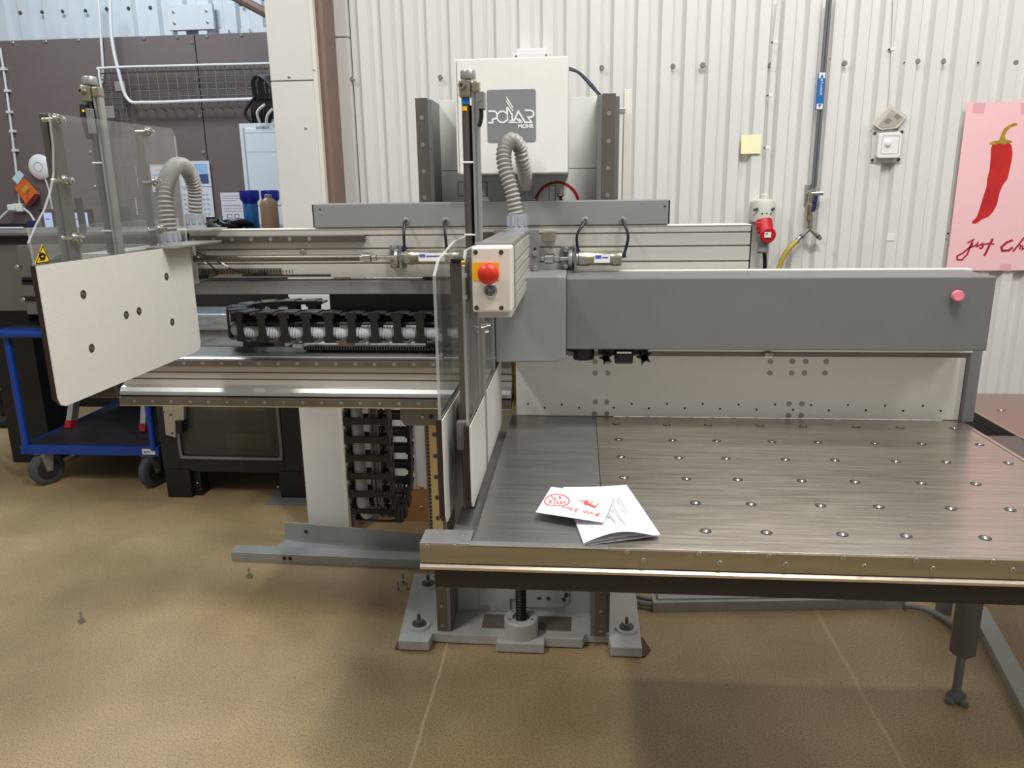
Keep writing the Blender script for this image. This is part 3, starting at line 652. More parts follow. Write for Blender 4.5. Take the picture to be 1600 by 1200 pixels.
# ================================================================ LIFT TOWER
TY = 2.3
c = tower = thing('lift_tower', 'grey lift tower with two vertical rails and a bolted base', 'machine', (-.19, 2.45, 0))
RX = [(-.478, -.443), (.059, .097)]
def base_plate():
    pl = [(-.60, 2.235), (-.497, 2.235), (-.492, 2.29), (-.408, 2.285), (-.27, 2.285), (-.27, 2.245), (-.11, 2.245), (-.11, 2.285), (.018, 2.285), (.03, 2.32), (.105, 2.32), (.112, 2.245), (.213, 2.245), (.218, 2.66), (.12, 2.70), (-.52, 2.70), (-.645, 2.70)]
    return MB().prism([(x, y, .004) for x, y in pl], (0, 0, .034)).build('base_plate', 'base_paint', c, .002)
base_plate()
B('foot_pad', 'rust', -.615, -.50, 2.24, 2.32, 0, .006, c); MB().prism([(.115, 2.25, .0), (.225, 2.25, 0), (.245, 2.29, 0), (.225, 2.36, 0), (.115, 2.36, 0)], (0, 0, .006)).build('foot_pad', 'rust', c)
B('oil_film', 'floor_oil', -.33, -.02, 2.33, 2.42, .038, .0385, c, 0)
for i, (px, py) in enumerate(((655, 975), (979, 980), (669, 912))):
    p = PZ(px, py, .045)
    MB().lathe((p.x, p.y, .038), (0, 0, 1), [(0, .04), (.008, .038), (.008, .024)], 24).build('levelling_ring', 'base_paint', c)
    MB().lathe((p.x, p.y, .046), (0, 0, 1), [(0, .024), (.005, .024), (.005, .01)], 20).build('washer', 'screw_dark', c)
    MB().lathe((p.x, p.y, .051), (0, 0, 1), [(0, .012), (.012, .012)], 6).build('nut', 'screw_steel', c)
    MB().cyl((p.x, p.y, .05), (p.x, p.y, .082), .006, 10).build('stud', 'screw_dark', c)
# back plate of the tower low part and column side sheets
B('back_sheet', 'base_paint', -.443, .06, 2.45, 2.47, .038, .84, c, .001)
MB().prism([(-.35, 2.448, .06), (-.31, 2.448, .06), (-.31, 2.448, .04), (-.24, 2.448, .04), (-.24, 2.448, .09), (-.20, 2.448, .09), (-.20, 2.448, .06), (-.06, 2.448, .06), (-.03, 2.448, .09), (-.03, 2.448, .5), (-.35, 2.448, .5)], (0, -.008, 0)).build('access_sheet', 'base_paint', c, .001)
screws('sheet_screw', 'screw_steel', [(-.335, 2.44, .13), (-.045, 2.44, .13)], .007, c)
random.seed(9)
for k in range(9):
    x, z = random.uniform(-.16, .02), random.uniform(.08, .26); r = random.uniform(.004, .012)
    q = [Vector((x+math.cos(a)*r*random.uniform(.5, 1.2), 2.4395, z+math.sin(a)*r*random.uniform(.5, 1.3))) for a in [j*PI/4 for j in range(8)]]
    MB().prism(q, (0, -.0005, 0)).build('paint_chip', 'dirt', c)
B('side_sheet', 'dark_grey_paint', -.443, -.43, 2.3, 2.47, .04, 1.76, c, .001); B('side_sheet', 'dark_grey_paint', .045, .059, 2.3, 2.47, .04, 1.76, c, .001)
for i, (a, b) in enumerate(RX):
    B('guide_rail', 'rail_steel', a, b, TY, TY+.03, .04, 1.765, c, .001); B('rail_mount', 'dark_grey_paint', a-.004, b+(.012 if i == 0 else .012), TY+.03, TY+.07, .04, 1.76, c, .001)
    pts = [Vector(((a+b)/2, TY-.0005, z)) for z in [1.71-.075*k for k in range(23)]]
    screws('rail_plug', 'plug_grey', pts, .0065, c, h=.001, socket=False)
g = MB()
for k in range(46): g.box(-.487, -.478, TY+.002, TY+.02, .3+k*.0125, .3+k*.0125+.007)
g.box(-.493, -.487, TY, TY+.022, .3, .88); g.build('rack_teeth', 'rail_steel', c, kind='stuff')
B('gold_cover', 'rail_gold', -.478, -.443, TY-.003, TY-.0012, .3, .86, c, 0)
for k in range(9): MB().cyl((-.4605, TY-.003, .82-k*.072), (-.4605, TY-.0045, .82-k*.072), .0075, 12).build('rail_screw', 'screw_dark', c)
B('gold_rail', 'gold_worn', -.2, -.188, 2.245, 2.26, .86, 1.2, c, .001)
MB().lathe((-.19, 2.31, .036), (0, 0, 1), [(0, .058), (.06, .058), (.064, .054), (.064, .03), (.05, .028)], 28).build('spindle_housing', 'base_paint', c)
g = MB(); p0 = Vector((-.19, 2.31, .06)); n = 140; hp_ = [p0+Vector((0, 0, i*.005)) for i in range(n)]
g.tube(hp_, [.019 if i % 2 else .0155 for i in range(n)], 14); g.build('spindle', 'black', c)
screws('housing_screw', 'screw_steel', [(-.19+.043*math.cos(a), 2.31+.043*math.sin(a), .1) for a in (-.5, -2.6, .8, 2.4)], .005, c, axis=(0, 0, 1))
# upper part: white plates behind
a1 = PY(697, 161, 2.42); 
zs = PY(690, 267, 2.42).z
B('upper_plate', 'white_paint', -.43, .05, 2.42, 2.44, zs+.001, 1.77, c, .001); B('lower_plate', 'white_paint', -.43, .05, 2.42, 2.44, 1.3, zs-.001, c, .001)
B('tower_core', 'dark_grey_paint', -.43, .05, 2.47, 2.8, .04, 1.75, c, .002)
B('side_profile', 'off_white', .128, .15, 2.44, 2.5, .9, 1.79, c, .001); MB().cyl((.108, 2.42, .9), (.108, 2.42, 1.745), .007, 10).build('side_rod', 'chrome', c); B('rod_clamp', 'alu_plain', .097, .13, 2.41, 2.45, 1.72, 1.735, c)
# print on the lower plate: outlined panel left, prohibition ring right
Yp = 2.4195
def outline(a, b, mt, nm, wd=.0025):
    q = [PY(*a, Yp), PY(b[0], a[1], Yp), PY(*b, Yp), PY(a[0], b[1], Yp)]; MB().stroke(q, wd, (0, -.0006, 0), True).build(nm, mt, c)
outline((716, 284), (761, 306), 'line_grey', 'printed_frame')
ctr = PY(870, 320, Yp); R_ = .067
MB().stroke([ctr+Vector((math.cos(a)*R_, 0, math.sin(a)*R_)) for a in [2*PI*j/40 for j in range(40)]], .008, (0, -.0007, 0), True).build('warning_ring', 'sign_red', c)
g = MB()
for q in ([(858, 318), (858, 290), (868, 290), (868, 318)], [(868, 302), (880, 302), (880, 290)]): g.stroke([PY(x, y, Yp) for x, y in q], .0018, (0, -.0006, 0))
g.build('warning_drawing', 'line_grey', c)
g = MB()
for q, wd in (([(871, 304), (875, 308), (881, 304)], .003), ([(876, 306), (876, 314)], .009), ([(872, 315), (876, 310), (881, 314)], .003), ([(874, 318), (879, 318)], .006)): g.stroke([PY(x, y, Yp) for x, y in q], wd, (0, -.0008, 0))
g.build('warning_figure', 'sign_ink', c)

# control box with emblem
c = pb = thing('control_box', 'white sheet-metal box with grey emblem plate atop the tower', 'machine cover', (-.19, 2.25, 1.55))
py0 = 2.15
a_, b_ = PY(711, 92, py0), PY(887, 270, py0); X0, X1, Z0, Z1 = PY(712, 180, py0).x, PY(887, 180, py0).x, b_.z, PY(800, 90, py0).z
B('box_shell', 'white_paint', X0+.006, X1, py0, 2.418, Z0, Z1, c, .003); B('side_flange', 'white_paint', X0, X0+.005, py0+.004, 2.41, Z0+.004, Z1+.002, c, .001)
q = lambda u, v: PY(740+u/10, 120+v/10, py0)
r0, r1 = q(205, 195), q(975, 1020)
def rrect(x0, x1, z0, z1, r, Y, n=5):
    o = []
    for cx, cz, a0 in ((x1-r, z1-r, 0), (x0+r, z1-r, PI/2), (x0+r, z0+r, PI), (x1-r, z0+r, 1.5*PI)):
        o += [Vector((cx+math.cos(a0+PI/2*i/n)*r, Y, cz+math.sin(a0+PI/2*i/n)*r)) for i in range(n+1)]
    return o
MB().prism(rrect(r0.x, r1.x, q(500, 1020).z, q(500, 200).z, .006, py0-.0003), (0, -.0012, 0)).build('emblem_plate', 'logo_grey', c)
yl = py0-.0017
def Q(pts): 
    o = []
    for u, v in pts:
        k = q(u, v); o.append(Vector((k.x, yl, k.z)))
    return o
def arc(cx, cy, r, a0, a1, n=10): return [(cx+r*math.cos(math.radians(a0+(a1-a0)*i/n)), cy-r*math.sin(math.radians(a0+(a1-a0)*i/n))) for i in range(n+1)]
W = .0046; D = (0, -.0008, 0)
lg = MB()
lg.stroke(Q([(232, 540), (310, 540)]+arc(310, 602, 62, 90, -75)+[(300, 665), (298, 720), (232, 720)]), W, D)
lg.stroke(Q(arc(450, 628, 86, 35, 325, 24)), W, D)
lg.stroke(Q([(524, 585), (524, 470)]), W, D); lg.stroke(Q([(530, 560), (530, 680), (505, 700)]), W*.8, D)
lg.prism(Q([(514, 305), (618, 472), (618, 500), (514, 345)]), D); lg.prism(Q([(514, 362), (618, 522), (618, 552), (514, 400)]), D)
lg.stroke(Q([(530, 480), (605, 600), (605, 672), (640, 672), (700, 540), (805, 712), (905, 712), (850, 635), (885, 635)]+arc(885, 580, 55, -90, 90)+[(800, 525)]), W, D)
lg.stroke(Q([(560, 690), (640, 690), (610, 672)]), W*.9, D)
lg.stroke(Q([(545, 718), (740, 718), (660, 650)]), W*.8, D); lg.stroke(Q([(735, 700), (690, 655)]), W*.5, D); lg.stroke(Q([(770, 715), (715, 655)]), W*.6, D)
lg.build('emblem_letters', 'logo_white', c)
o_ = q(695, 805); tx = text('MOHR', .0142, (o_.x, yl-.0002, o_.z), (1, 0, 0), (0, 0, 1), 'logo_white', 'emblem_word', c, bold=.0006)
c = thing('junction_box', 'small white box fitting on the wall above the control box', 'box', PY(830, 88, WALL-.03))
a_, b_ = PY(803, 78, WALL-.06), PY(859, 87, WALL-.06); B('base', 'plastic_white', a_.x, b_.x, WALL-.1, WALL-.02, b_.z-.05, b_.z+.008, c, .003); B('lid', 'plastic_white', a_.x+.008, b_.x-.008, WALL-.09, WALL-.03, b_.z+.008, a_.z, c, .008)
screws('screw', 'screw_steel', [Vector((x, WALL-.1, b_.z-.004)) for x in (a_.x+.012, b_.x-.012)], .004, c)
g = MB()
for k in (0, 1): g.tube(spline([PY(888, 106+k*2, 2.35), PY(905, 114, 2.4), PY(925, 133+k*3, 2.42), PY(937+k*3, 152, 2.44), PY(938+k*3, 170, 2.44)]), .0045, 8)
tag(g.build('tower_cables', 'cable_grey2'), 'pair of dark cables from control box to right tower rail', 'cable')
# ================================================================ TABLE
c = tb = thing('air_table', 'large brushed steel table with ball transfers and screwed apron', 'table', (.45, 1.75, .75))
TZ0, TZ1, YF, YB, XL, XR = .835, .85, 1.32, 2.18, -.2, 1.083
B('left_plate', 'table_steel_dark_reflection', XL, .0495, YF+.004, YB, TZ0, TZ1, c, .0008)
B('ball_plate', 'table_steel', .0505, XR-.012, YF, YB, TZ0, TZ1, c, .0008)
B('edge_strip', 'apron_lip', XR-.011, XR, YF, YB, TZ0-.03, TZ1+.001, c, .0005)
GX = [.106, .249, .365, .508, .626, .770, .887, 1.030]; GY = [2.105, 1.966, 1.828, 1.685, 1.543, 1.404]
ring = ball = None
for yi, y in enumerate(GY):
    for x in GX:
        p = Vector((x, y, TZ1))
        if ring is None:
            ring = MB().lathe(p, (0, 0, 1), [(.0002, .0115), (.0009, .0112), (.0009, .0095), (.0004, .0085)], 18).build('ball_seat', 'screw_dark', c, loc=p)
            ball = MB().lathe(p, (0, 0, 1), [(-.002, .0075), (.0008, .0074), (.0026, .0055), (.0036, .003), (.0039, 0)], 14).build('ball', 'chrome', ring, loc=p)
        else:
            r_ = inst(ring, p, c); b_ = ball.copy(); S.collection.objects.link(b_); b_.parent = None; put(b_, p, r_)
# apron, lip, black beam
B('apron', 'table_apron', -.301, XR, YF-.006, YF, .812, .8495, c, .0004); MB().prism([(-.301, YF, .812), (-.301, YF-.012, .806), (-.301, YF-.012, .801), (-.301, YF, .798)], (XR+.301, 0, 0)).build('apron_lip', 'apron_lip', c)
B('corner_plate', 'alu_plain', -.301, XL-.005, YF-.004, 1.376, .842, .853, c, .001); B('front_strip', 'alu_plain', XL-.006, .056, YF-.006, YF+.012, .8475, .8515, c, .0006)
B('beam', 'black_bar', -.276, XR, YF, YF+.06, .757, .80, c, .002); B('beam_web', 'dark_grey_paint', -.19, 1.05, YF+.06, YB-.05, .79, TZ0, c)
B('side_beam', 'black_bar', 1.05, XR, YF+.06, YB+.01, .765, TZ0-.005, c, .002); B('side_beam', 'black_bar', -.19, -.15, YF+.06, YB, .765, TZ0, c, .002)
ap = [(668, 853), (710, 853), (979, 862), (1005, 875), (1092, 865), (1124, 879), (1201, 868), (1227, 881), (1317, 871), (1350, 884), (1431, 875), (1457, 888), (1551, 877), (1582, 890)]
screws('apron_screw', 'screw_steel', [PY(x, y, YF-.006) for x, y in ap], .0052, c, h=.003)
screws('corner_screw', 'screw_steel', [PZ(689, 836, .853), PZ(725, 836, .853)], .003, c, axis=(0, 0, 1), h=.001, socket=False)
# beneath the left edge: ledge, and the short grey fence strip beside the table edge
B('side_ledge', 'alu_plain', -.262, -.205, 1.38, 2.16, .80, .806, c, .001)
# backboard with plugs and holes
ZT = 1.037
B('backboard', 'white_board', -.186, 1.075, YB, YB+.012, .852, ZT, c, .001)
mg = [(930, 565), (950, 565), (930, 583), (950, 583), (930, 628), (948, 628), (929, 646), (948, 646), (1204, 565), (1238, 565), (1259, 565), (1291, 565), (1203, 583), (1237, 583), (1257, 583), (1289, 583), (1233, 631), (1253, 631), (1232, 649), (1252, 649)]
src = None
for x, y in mg:
    p = PY(x, y, YB)
    if src is None: src = MB().lathe(p, (0, -1, 0), [(0, .0075), (.0012, .0075), (.0012, 0)], 18).build('plug_disc', 'plug_grey', c, loc=p)
    else: inst(src, p, c)
hx = [(825, 631), (878, 632), (851, 637), (905, 637), (959, 637), (987, 631), (1014, 638), (1042, 631), (1070, 638), (1098, 631), (1125, 639), (1154, 632), (1182, 640), (1211, 632), (1239, 640), (1267, 633), (1295, 641), (1325, 633), (1353, 641), (1383, 634), (1411, 642), (1442, 634), (1470, 642), (770, 633)]
src = None
for x, y in hx:
    p = PY(x, y, YB)
    if p.x < -.18: continue
    if src is None: src = MB().cyl(p, p+Vector((0, -.0006, 0)), .0032, 10).build('air_hole', 'black', c, loc=p)
    else: inst(src, p, c)
B('board_trim', 'rail_steel', -.186, 1.075, YB+.002, YB+.012, ZT, ZT+.012, c, .001)
B('end_plate', 'mid_grey', 1.076, 1.106, YB-.02, YB+.02, .853, 1.1, c, .001)
# support leg with foot
lx, ly = 1.135, 2.1
MB().box(lx-.055, lx-.03, YF+.3, YB, .765, .80).build('leg_bracket', 'dark_grey_paint', c)
B('leg_arm', 'black_bar', XR-.01, lx+.03, 2.06, 2.14, .76, .80, c)
MB().tube([(lx, ly, .76), (lx, ly, .165), (lx, ly, .155)], [.036, .036, .028], 8).build('leg_sleeve', 'dark_grey_paint', c)
MB().tube([(lx, ly, .155), (lx, ly, .03)], .0125, 14).build('leg_rod', 'mid_grey', c)
ft = MB().lathe((lx, ly, 0), (0, 0, 1), [(.002, .026), (.01, .026), (.028, .014), (.034, .0135)], 16)
for a in (-2.5, -1.2, .6):
    e = Vector((lx+math.cos(a)*.03, ly+math.sin(a)*.03, .0)); ft.lathe(e, (0, 0, 1), [(.002, .014), (.011, .013), (.014, .009)], 12)
ft.build('leg_foot', 'dark_grey_paint', c)
# ---- hood over the back of the table
c = thing('grey_hood', 'long grey sheet-metal hood over the white backboard with pink button', 'machine cover', (.5, 2.1, 1.06))
MB().box(-.036, 1.033, 2.0, 2.17, 1.089, 1.279).build('hood', 'dark_grey_paint', c, .004)
B('hood_lip', 'off_white', -.036, 1.05, 2.16, 2.19, 1.265, 1.2815, c, .001)
MB().prism([(-.222, 1.985, 1.285), (-.036, 1.985, 1.285), (-.036, 1.985, 1.066), (-.06, 1.985, 1.058), (-.222, 1.985, 1.056)], (0, .185, 0)).build('end_cover', 'grey_paint', c, .004)
B('slide_bar', 'off_white', .03, 1.05, 2.10, 2.17, 1.064, 1.085, c, .001); B('slide_slot', 'rail_steel', -.03, 1.04, 2.10, 2.17, 1.05, 1.064, c, .001)
p = PY(1493, 461, 2.0); MB().lathe(p, (0, -1, 0), [(0, .008), (.006, .008), (.006, .0135), (.016, .0135), (.019, .012), (.0192, 0)], 24).build('pink_button', 'pink', c, loc=p)
p = PY(1200, 556, 2.1); B('slider_stop', 'brass_worn', p.x-.012, p.x+.01, 2.085, 2.1, 1.052, 1.064, c)
def star(px, py, r):
    p = PY(px, py, 2.03); pts = []
    for k in range(10):
        a = PI/2+k*PI/5+.3; rr = r if k % 2 == 0 else r*.42; pts.append(p+Vector((math.cos(a)*rr, 0, math.sin(a)*rr)))
    return MB().prism(pts, (0, .012, 0)).cyl(p, p+Vector((0, .05, 0)), r*.45, 10).build('star_knob', 'black', c, .001)
star(947, 560, .02); star(1007, 559, .022)
MB().cyl(PY(912, 540, 2.06), PY(912, 560, 2.06), .029, 24).build('roller', 'black', c); 
a_, b_ = PY(961, 552, 2.03), PY(989, 569, 2.03); B('sensor_block', 'black', a_.x, b_.x, 2.03, 2.08, b_.z, a_.z, c, .004); B('sensor_clip', 'chrome', a_.x+.004, b_.x-.004, 2.028, 2.035, a_.z, a_.z+.006, c)
B('sensor_mount', 'black', PY(935, 555, 2.07).x, PY(1012, 555, 2.07).x, 2.06, 2.09, 1.062, 1.088, c)
# ---- papers on the table
c = thing('folded_paper', 'folded white print-out lying on the seam of the steel table', 'paper', (.07, 1.46, .85))
P = [PZ(x, y, .856) for x, y in ((979, 759), (1032, 832), (912, 850), (880, 800), (940, 765))]
def sheet3(P4, nu, nv, zf, d=.0006):
    a, b, cc, dd = [Vector(p) for p in P4]; v = []; f = []
    for j in range(nv+1):
        for i in range(nu+1):
            u, w_ = i/nu, j/nv; p = a.lerp(b, u).lerp(dd.lerp(cc, u), w_); p.z = zf(u, w_); v.append(p)
    n = len(v); v += [p-Vector((0, 0, d)) for p in v]
    for j in range(nv):
        for i in range(nu):
            q_ = j*(nu+1)+i; f.append((q_, q_+1, q_+nu+2, q_+nu+1)); f.append((n+q_, n+q_+nu+1, n+q_+nu+2, n+q_+1))
    rim = [i for i in range(nu+1)]+[j*(nu+1)+nu for j in range(1, nv+1)]+[nv*(nu+1)+i for i in range(nu-1, -1, -1)]+[j*(nu+1) for j in range(nv-1, 0, -1)]
    for i in range(len(rim)): a_i, b_i = rim[i], rim[(i+1) % len(rim)]; f.append((a_i, n+a_i, n+b_i, b_i))
    return MB().add(v, f, 0, True)
tl, tr, br, bl = PZ(880, 762, .856), PZ(979, 759, .862), PZ(1032, 832, .866), PZ(912, 850, .856)
sheet3((tl, tr, br, bl), 12, 12, lambda u, v: .8575+.02*max(0, v-.5)*math.sin(PI*min(1, u*1.1+.0))*1.6+.007*u*u*(1-v*.4)).build('upper_leaf', 'paper', c)
bl2, br2 = PZ(912, 851, .853), PZ(1029, 836, .856)
sheet3((tl, tr, br2, bl2), 8, 8, lambda u, v: .8515+.003*u*v).build('lower_leaf', 'paper', c)
sheet3((tl, tr, br2-Vector((.004, -.004, 0)), bl2), 8, 8, lambda u, v: .854+.0045*u*v+.003*math.sin(PI*u)*v).build('middle_leaf', 'paper', c)
g = MB()
for q_ in (((966, 776), (971, 785), (979, 800)), ((958, 790), (968, 808), (979, 823)), ((953, 803), (960, 815), (968, 828)), ((948, 800), (953, 808))):
    g.stroke([PZ(x, y, .8685) for x, y in q_], .002, (0, 0, .0003))
g.build('print_lines', 'paper_ink', c)
c = thing('handwritten_note', 'white note with red handwriting lying over the folded print-out', 'note', (-.01, 1.48, .86))
N4 = [PZ(861, 761, .862), PZ(962, 775, .868), PZ(943, 817, .872), PZ(837, 802, .866)]
zn = lambda u, v: .8625+.010*u+.006*v*(1-u)
sheet3(N4, 8, 6, zn).build('sheet', 'paper_note', c)
def NP(px, py):
    # pixel to the plane of the note
    z = .87
    for _ in range(4):
        p = PZ(px, py, z); a, b, d = N4[0], N4[1], N4[3]; ex, ey = b-a, d-a
        det = ex.x*ey.y-ex.y*ey.x; u = ((p.x-a.x)*ey.y-(p.y-a.y)*ey.x)/det; v = (ex.x*(p.y-a.y)-ex.y*(p.x-a.x))/det
        z = zn(u, v)+.0013
    return Vector((p.x, p.y, z))
Z8 = lambda L: [NP(820+x*230/1600, 740+y*130/904) for x, y in L]
g = MB(); D3 = (0, 0, .0003)
g.stroke(Z8([(350+135*math.cos(a), 292+64*math.sin(a)+8*math.cos(2*a)) for a in [2*PI*j/22 for j in range(22)]]), .0022, D3, True)
for L, wd in (([(250, 300), (290, 290), (265, 318), (300, 312)], .0013), ([(330, 275), (320, 340)], .0013), ([(345, 325), (360, 300), (400, 300), (385, 330), (345, 325)], .0013), ([(400, 325), (430, 300), (440, 325)], .0013),
              ([(290, 240), (310, 275), (345, 255)], .0012), ([(365, 240), (395, 270)], .0012), ([(395, 240), (372, 272)], .0012),
              ([(585, 292), (650, 300), (690, 288), (640, 320), (760, 365)], .0016), ([(660, 310), (770, 368)], .003), ([(740, 300), (700, 340)], .0012), ([(805, 322), (765, 360)], .0012), ([(690, 300), (650, 350)], .0012),
              ([(400, 375), (420, 355), (445, 380), (460, 358), (490, 385), (520, 370), (500, 400)], .0013), ([(530, 395), (580, 380), (545, 410), (575, 415)], .0013),
              ([(635, 405), (650, 425), (680, 405), (690, 440), (720, 420), (740, 445)], .0013), ([(820, 430), (765, 460)], .0013), ([(760, 435), (800, 452), (792, 470)], .0013)): g.stroke(Z8(L), wd*1.5, D3)
g.build('red_handwriting', 'red_ink', c)

# ---- second table behind, floor items at right
c = thing('side_table', 'lower steel ball table at the right edge behind the main table', 'table', (1.7, 2.5, 0))
zs = .80; MB().box(1.262, 2.6, 1.6, 2.68, zs-.03, zs).build('ball_plate', 'steel_pink_reflection', c, .001); B('plate_edge', 'apron_lip', 1.256, 1.262, 1.6, 2.68, zs-.004, zs+.001, c); B('edge_face', 'black_bar', 1.256, 1.262, 1.6, 2.68, zs-.03, zs-.004, c)
B('side_beam', 'black_bar', 1.255, 1.28, 1.62, 2.66, zs-.09, zs-.031, c); B('front_beam', 'black_bar', 1.28, 2.6, 2.6, 2.66, zs-.09, zs-.031, c)
for q_ in [Vector((1.345+.143*i+(.015 if j % 2 else 0), 2.47-.13*j, zs)) for j in range(6) for i in range(6)]:
    r_ = MB().lathe(q_, (0, 0, 1), [(.0002, .0115), (.0009, .0112), (.0009, .0095), (.0004, .0085)], 18).build('ball_seat', 'screw_dark', c)
    MB().lathe(q_, (0, 0, 1), [(0, .0075), (.0026, .0055), (.0039, 0)], 14).build('ball', 'chrome', r_)
B('edge_ledge', 'steel_dark', 1.09, 1.25, 1.6, 2.2, .79, .80, c, .001)
for x, y in ((1.32, 2.6), (2.5, 2.6), (2.5, 1.7)): B('leg', 'dark_grey_paint', x-.02, x+.02, y-.02, y+.02, 0, zs-.09, c, .002)
a_, b_ = PZ(1512, 960, .0), PZ(1620, 1170, 0)
d = Vector((b_.x-a_.x, b_.y-a_.y, 0)); n = Vector((.06, 0, 0))
tag(MB().prism([a_, a_+n, a_+n+Vector((0, 0, .035)), a_+Vector((0, 0, .035))], d).build('floor_tube', 'angle_iron', None, .002), 'grey square steel tube lying on the floor behind the table leg', 'steel profile')
a_, b_ = PZ(1020, 957, 0), PZ(1415, 951, 0); d = b_-a_
c = thing('cable_duct', 'grey floor cable duct under the table', 'cable duct', a_)
n = Vector((0, 1, 0)); MB().prism([a_, a_+n*.085, a_+n*.085+Vector((0, 0, .03)), a_+n*.02+Vector((0, 0, .03)), a_+n*.018+Vector((0, 0, .04)), a_+Vector((0, 0, .04))], d).build('duct', 'angle_iron', c, .001)
q_ = PZ(1026, 940, .03)
MB().prism([a_+Vector((.02, .02, .04)), a_+Vector((.02, .10, .04)), a_+d*.98+Vector((0, .07, .04)), a_+d*.98+Vector((0, .02, .04))], (0, 0, .004)).build('duct_lid', 'angle_iron', c)
tag(MB().tube(spline([PZ(1413, 946, .02), PZ(1440, 950, .02), PZ(1468, 962, .018), PZ(1490, 978, .015), PZ(1515, 1000, .013)]), .011, 10).build('floor_cable', 'cable_grey'), 'thick grey cable from the duct end curving behind the table leg', 'cable')
g = MB(); g.tube(spline([PZ(948, 922, .03), PZ(975, 934, .02), PZ(1000, 942, .02), PZ(1030, 946, .02)]), .011, 10); g.tube(spline([PZ(955, 918, .03), PZ(985, 928, .03), PZ(1010, 936, .02), PZ(1030, 938, .02)]), .009, 10)
tag(g.build('floor_cable', 'cable_grey'), 'pair of grey cables from the tower base into the floor duct', 'cable')

# ================================================================ BEAMS
BY = 2.2
c = thing('upper_beam', 'slotted aluminium cross beam carrying two air cylinders', 'machine beam', (-.34, 2.24, 1.26))
z0, z1 = 1.262, 1.40
def slotted(x0, x1, Y, z0, z1, slots, dep=.012, back=.07):
    p = [(Y, z1)]
    for s, h in slots: p += [(Y, s+h/2), (Y+dep, s+h/2), (Y+dep, s-h/2), (Y, s-h/2)]
    p += [(Y, z0), (Y+back, z0), (Y+back, z1)]
    return MB().prism([(x0, y, z) for y, z in p], (x1-x0, 0, 0))
xL, xR = -1.15, .47
slotted(xL, xR, BY, z0, z1, [(1.382, .004), (1.345, .005), (1.303, .005)]).build('beam', 'aluminium', c, .0006)
B('beam_cap', 'off_white', xL, xR, BY-.002, BY+.07, z1, z1+.003, c)
B('end_cap', 'black', xR, xR+.004, BY, BY+.07, z0, z1, c)
B('lower_lip', 'dark_brown', xL+.15, xL+.42, BY-.006, BY, 1.266, 1.271, c)
B('clamp_strip', 'steel_dark', xL+.005, PY(572, 375, BY).x, BY-.016, BY, 1.365, 1.384, c, .001)
screws('strip_plug', 'plug_grey', [Vector((xL+.02+k*.058, BY-.0162, 1.375)) for k in range(7)], .006, c, h=.0008, socket=False)
p = PY(474, 394, BY); screws('slot_bolt', 'screw_steel', [p], .009, c)
B('scale_strip', 'rail_steel', xL+.01, PY(440, 425, BY).x, BY-.006, BY, 1.272, 1.29, c, .0005)
g = MB()
for k in range(30):
    x = xL+.03+k*.0095; g.box(x, x+.0022, BY-.0068, BY-.006, 1.276, 1.285 if k % 5 else 1.288)
g.build('scale_marks', 'black', c, kind='stuff')
# cylinders
def cylinder(x0, x1, z, rodto, rodx, lab):
    Yc = BY-.045; r = .021; L = x1-x0; s = 1
    MB().lathe((x0, Yc, z), (1, 0, 0), [(0, r*.9), (.002, r), (.028, r), (.030, r*.93), (L-.03, r*.93), (L-.028, r), (L-.002, r), (L, r*.9)], 24).build('cylinder_body', 'brass_worn', c)
    MB().box(x0+.045, x0+L*.72, Yc-r*1.0, Yc-r*.88, z-.010, z+.013).build('body_label', 'plastic_white', c)
    MB().box(x0+.048, x0+.064, Yc-r*1.0-.001, Yc-r*.99, z+.002, z+.010).build('label_mark', 'print_blue', c); MB().box(x0+.067, x0+L*.68, Yc-r*1.0-.001, Yc-r*.99, z+.003, z+.006).build('label_text', 'print_blue', c)
    for xx in (x0+.016, x1-.016): MB().lathe((xx-.004, Yc-r*.8, z-.007), (0, -1, 0), [(0, .007), (.008, .007), (.008, .003), (.003, .003)], 12).build('port_plug', 'chrome', c)
    MB().lathe((x0-.026, Yc, z), (1, 0, 0), [(0, r*1.05), (.003, r*1.12), (.010, r*1.12), (.013, r*.9), (.026, r*.9)], 24).build('lock_nut', 'alu_plain', c)
    MB().box(x0-.048, x0-.010, BY-.02, BY-.001, z-.032, z+.032).box(x0-.010, x0-.004, Yc-r*1.2, BY-.001, z-.032, z+.032).build('mount_bracket', 'dark_grey_paint', c, .001)
    screws('bracket_bolt', 'chrome', [Vector((x0-.034, BY-.02, z+.023)), Vector((x0-.034, BY-.02, z-.023))], .008, c, h=.008)
    MB().lathe((rodx, Yc, z), (1, 0, 0), [(0, .008), (.008, .008), (.01, .014), (.034, .014), (.037, .009), (.05, .009), (.052, .006), (x0-.02-rodx, .006)], 16).build('rod_clevis', 'chrome', c)
    if rodto is not None: MB().cyl((rodto, Yc, z), (rodx+.001, Yc, z), .0095, 14).build('piston_rod', 'rail_steel', c)
a_ = PY(632, 402, BY-.045); b_ = PY(722, 402, BY-.045); cylinder(a_.x, b_.x, a_.z, xL+.02, PY(562, 406, BY-.045).x, '')
a2 = PY(903, 404, BY-.045); b2 = PY(972, 404, BY-.045); cylinder(a2.x, b2.x, a2.z, None, PY(846, 404, BY-.045).x, '')
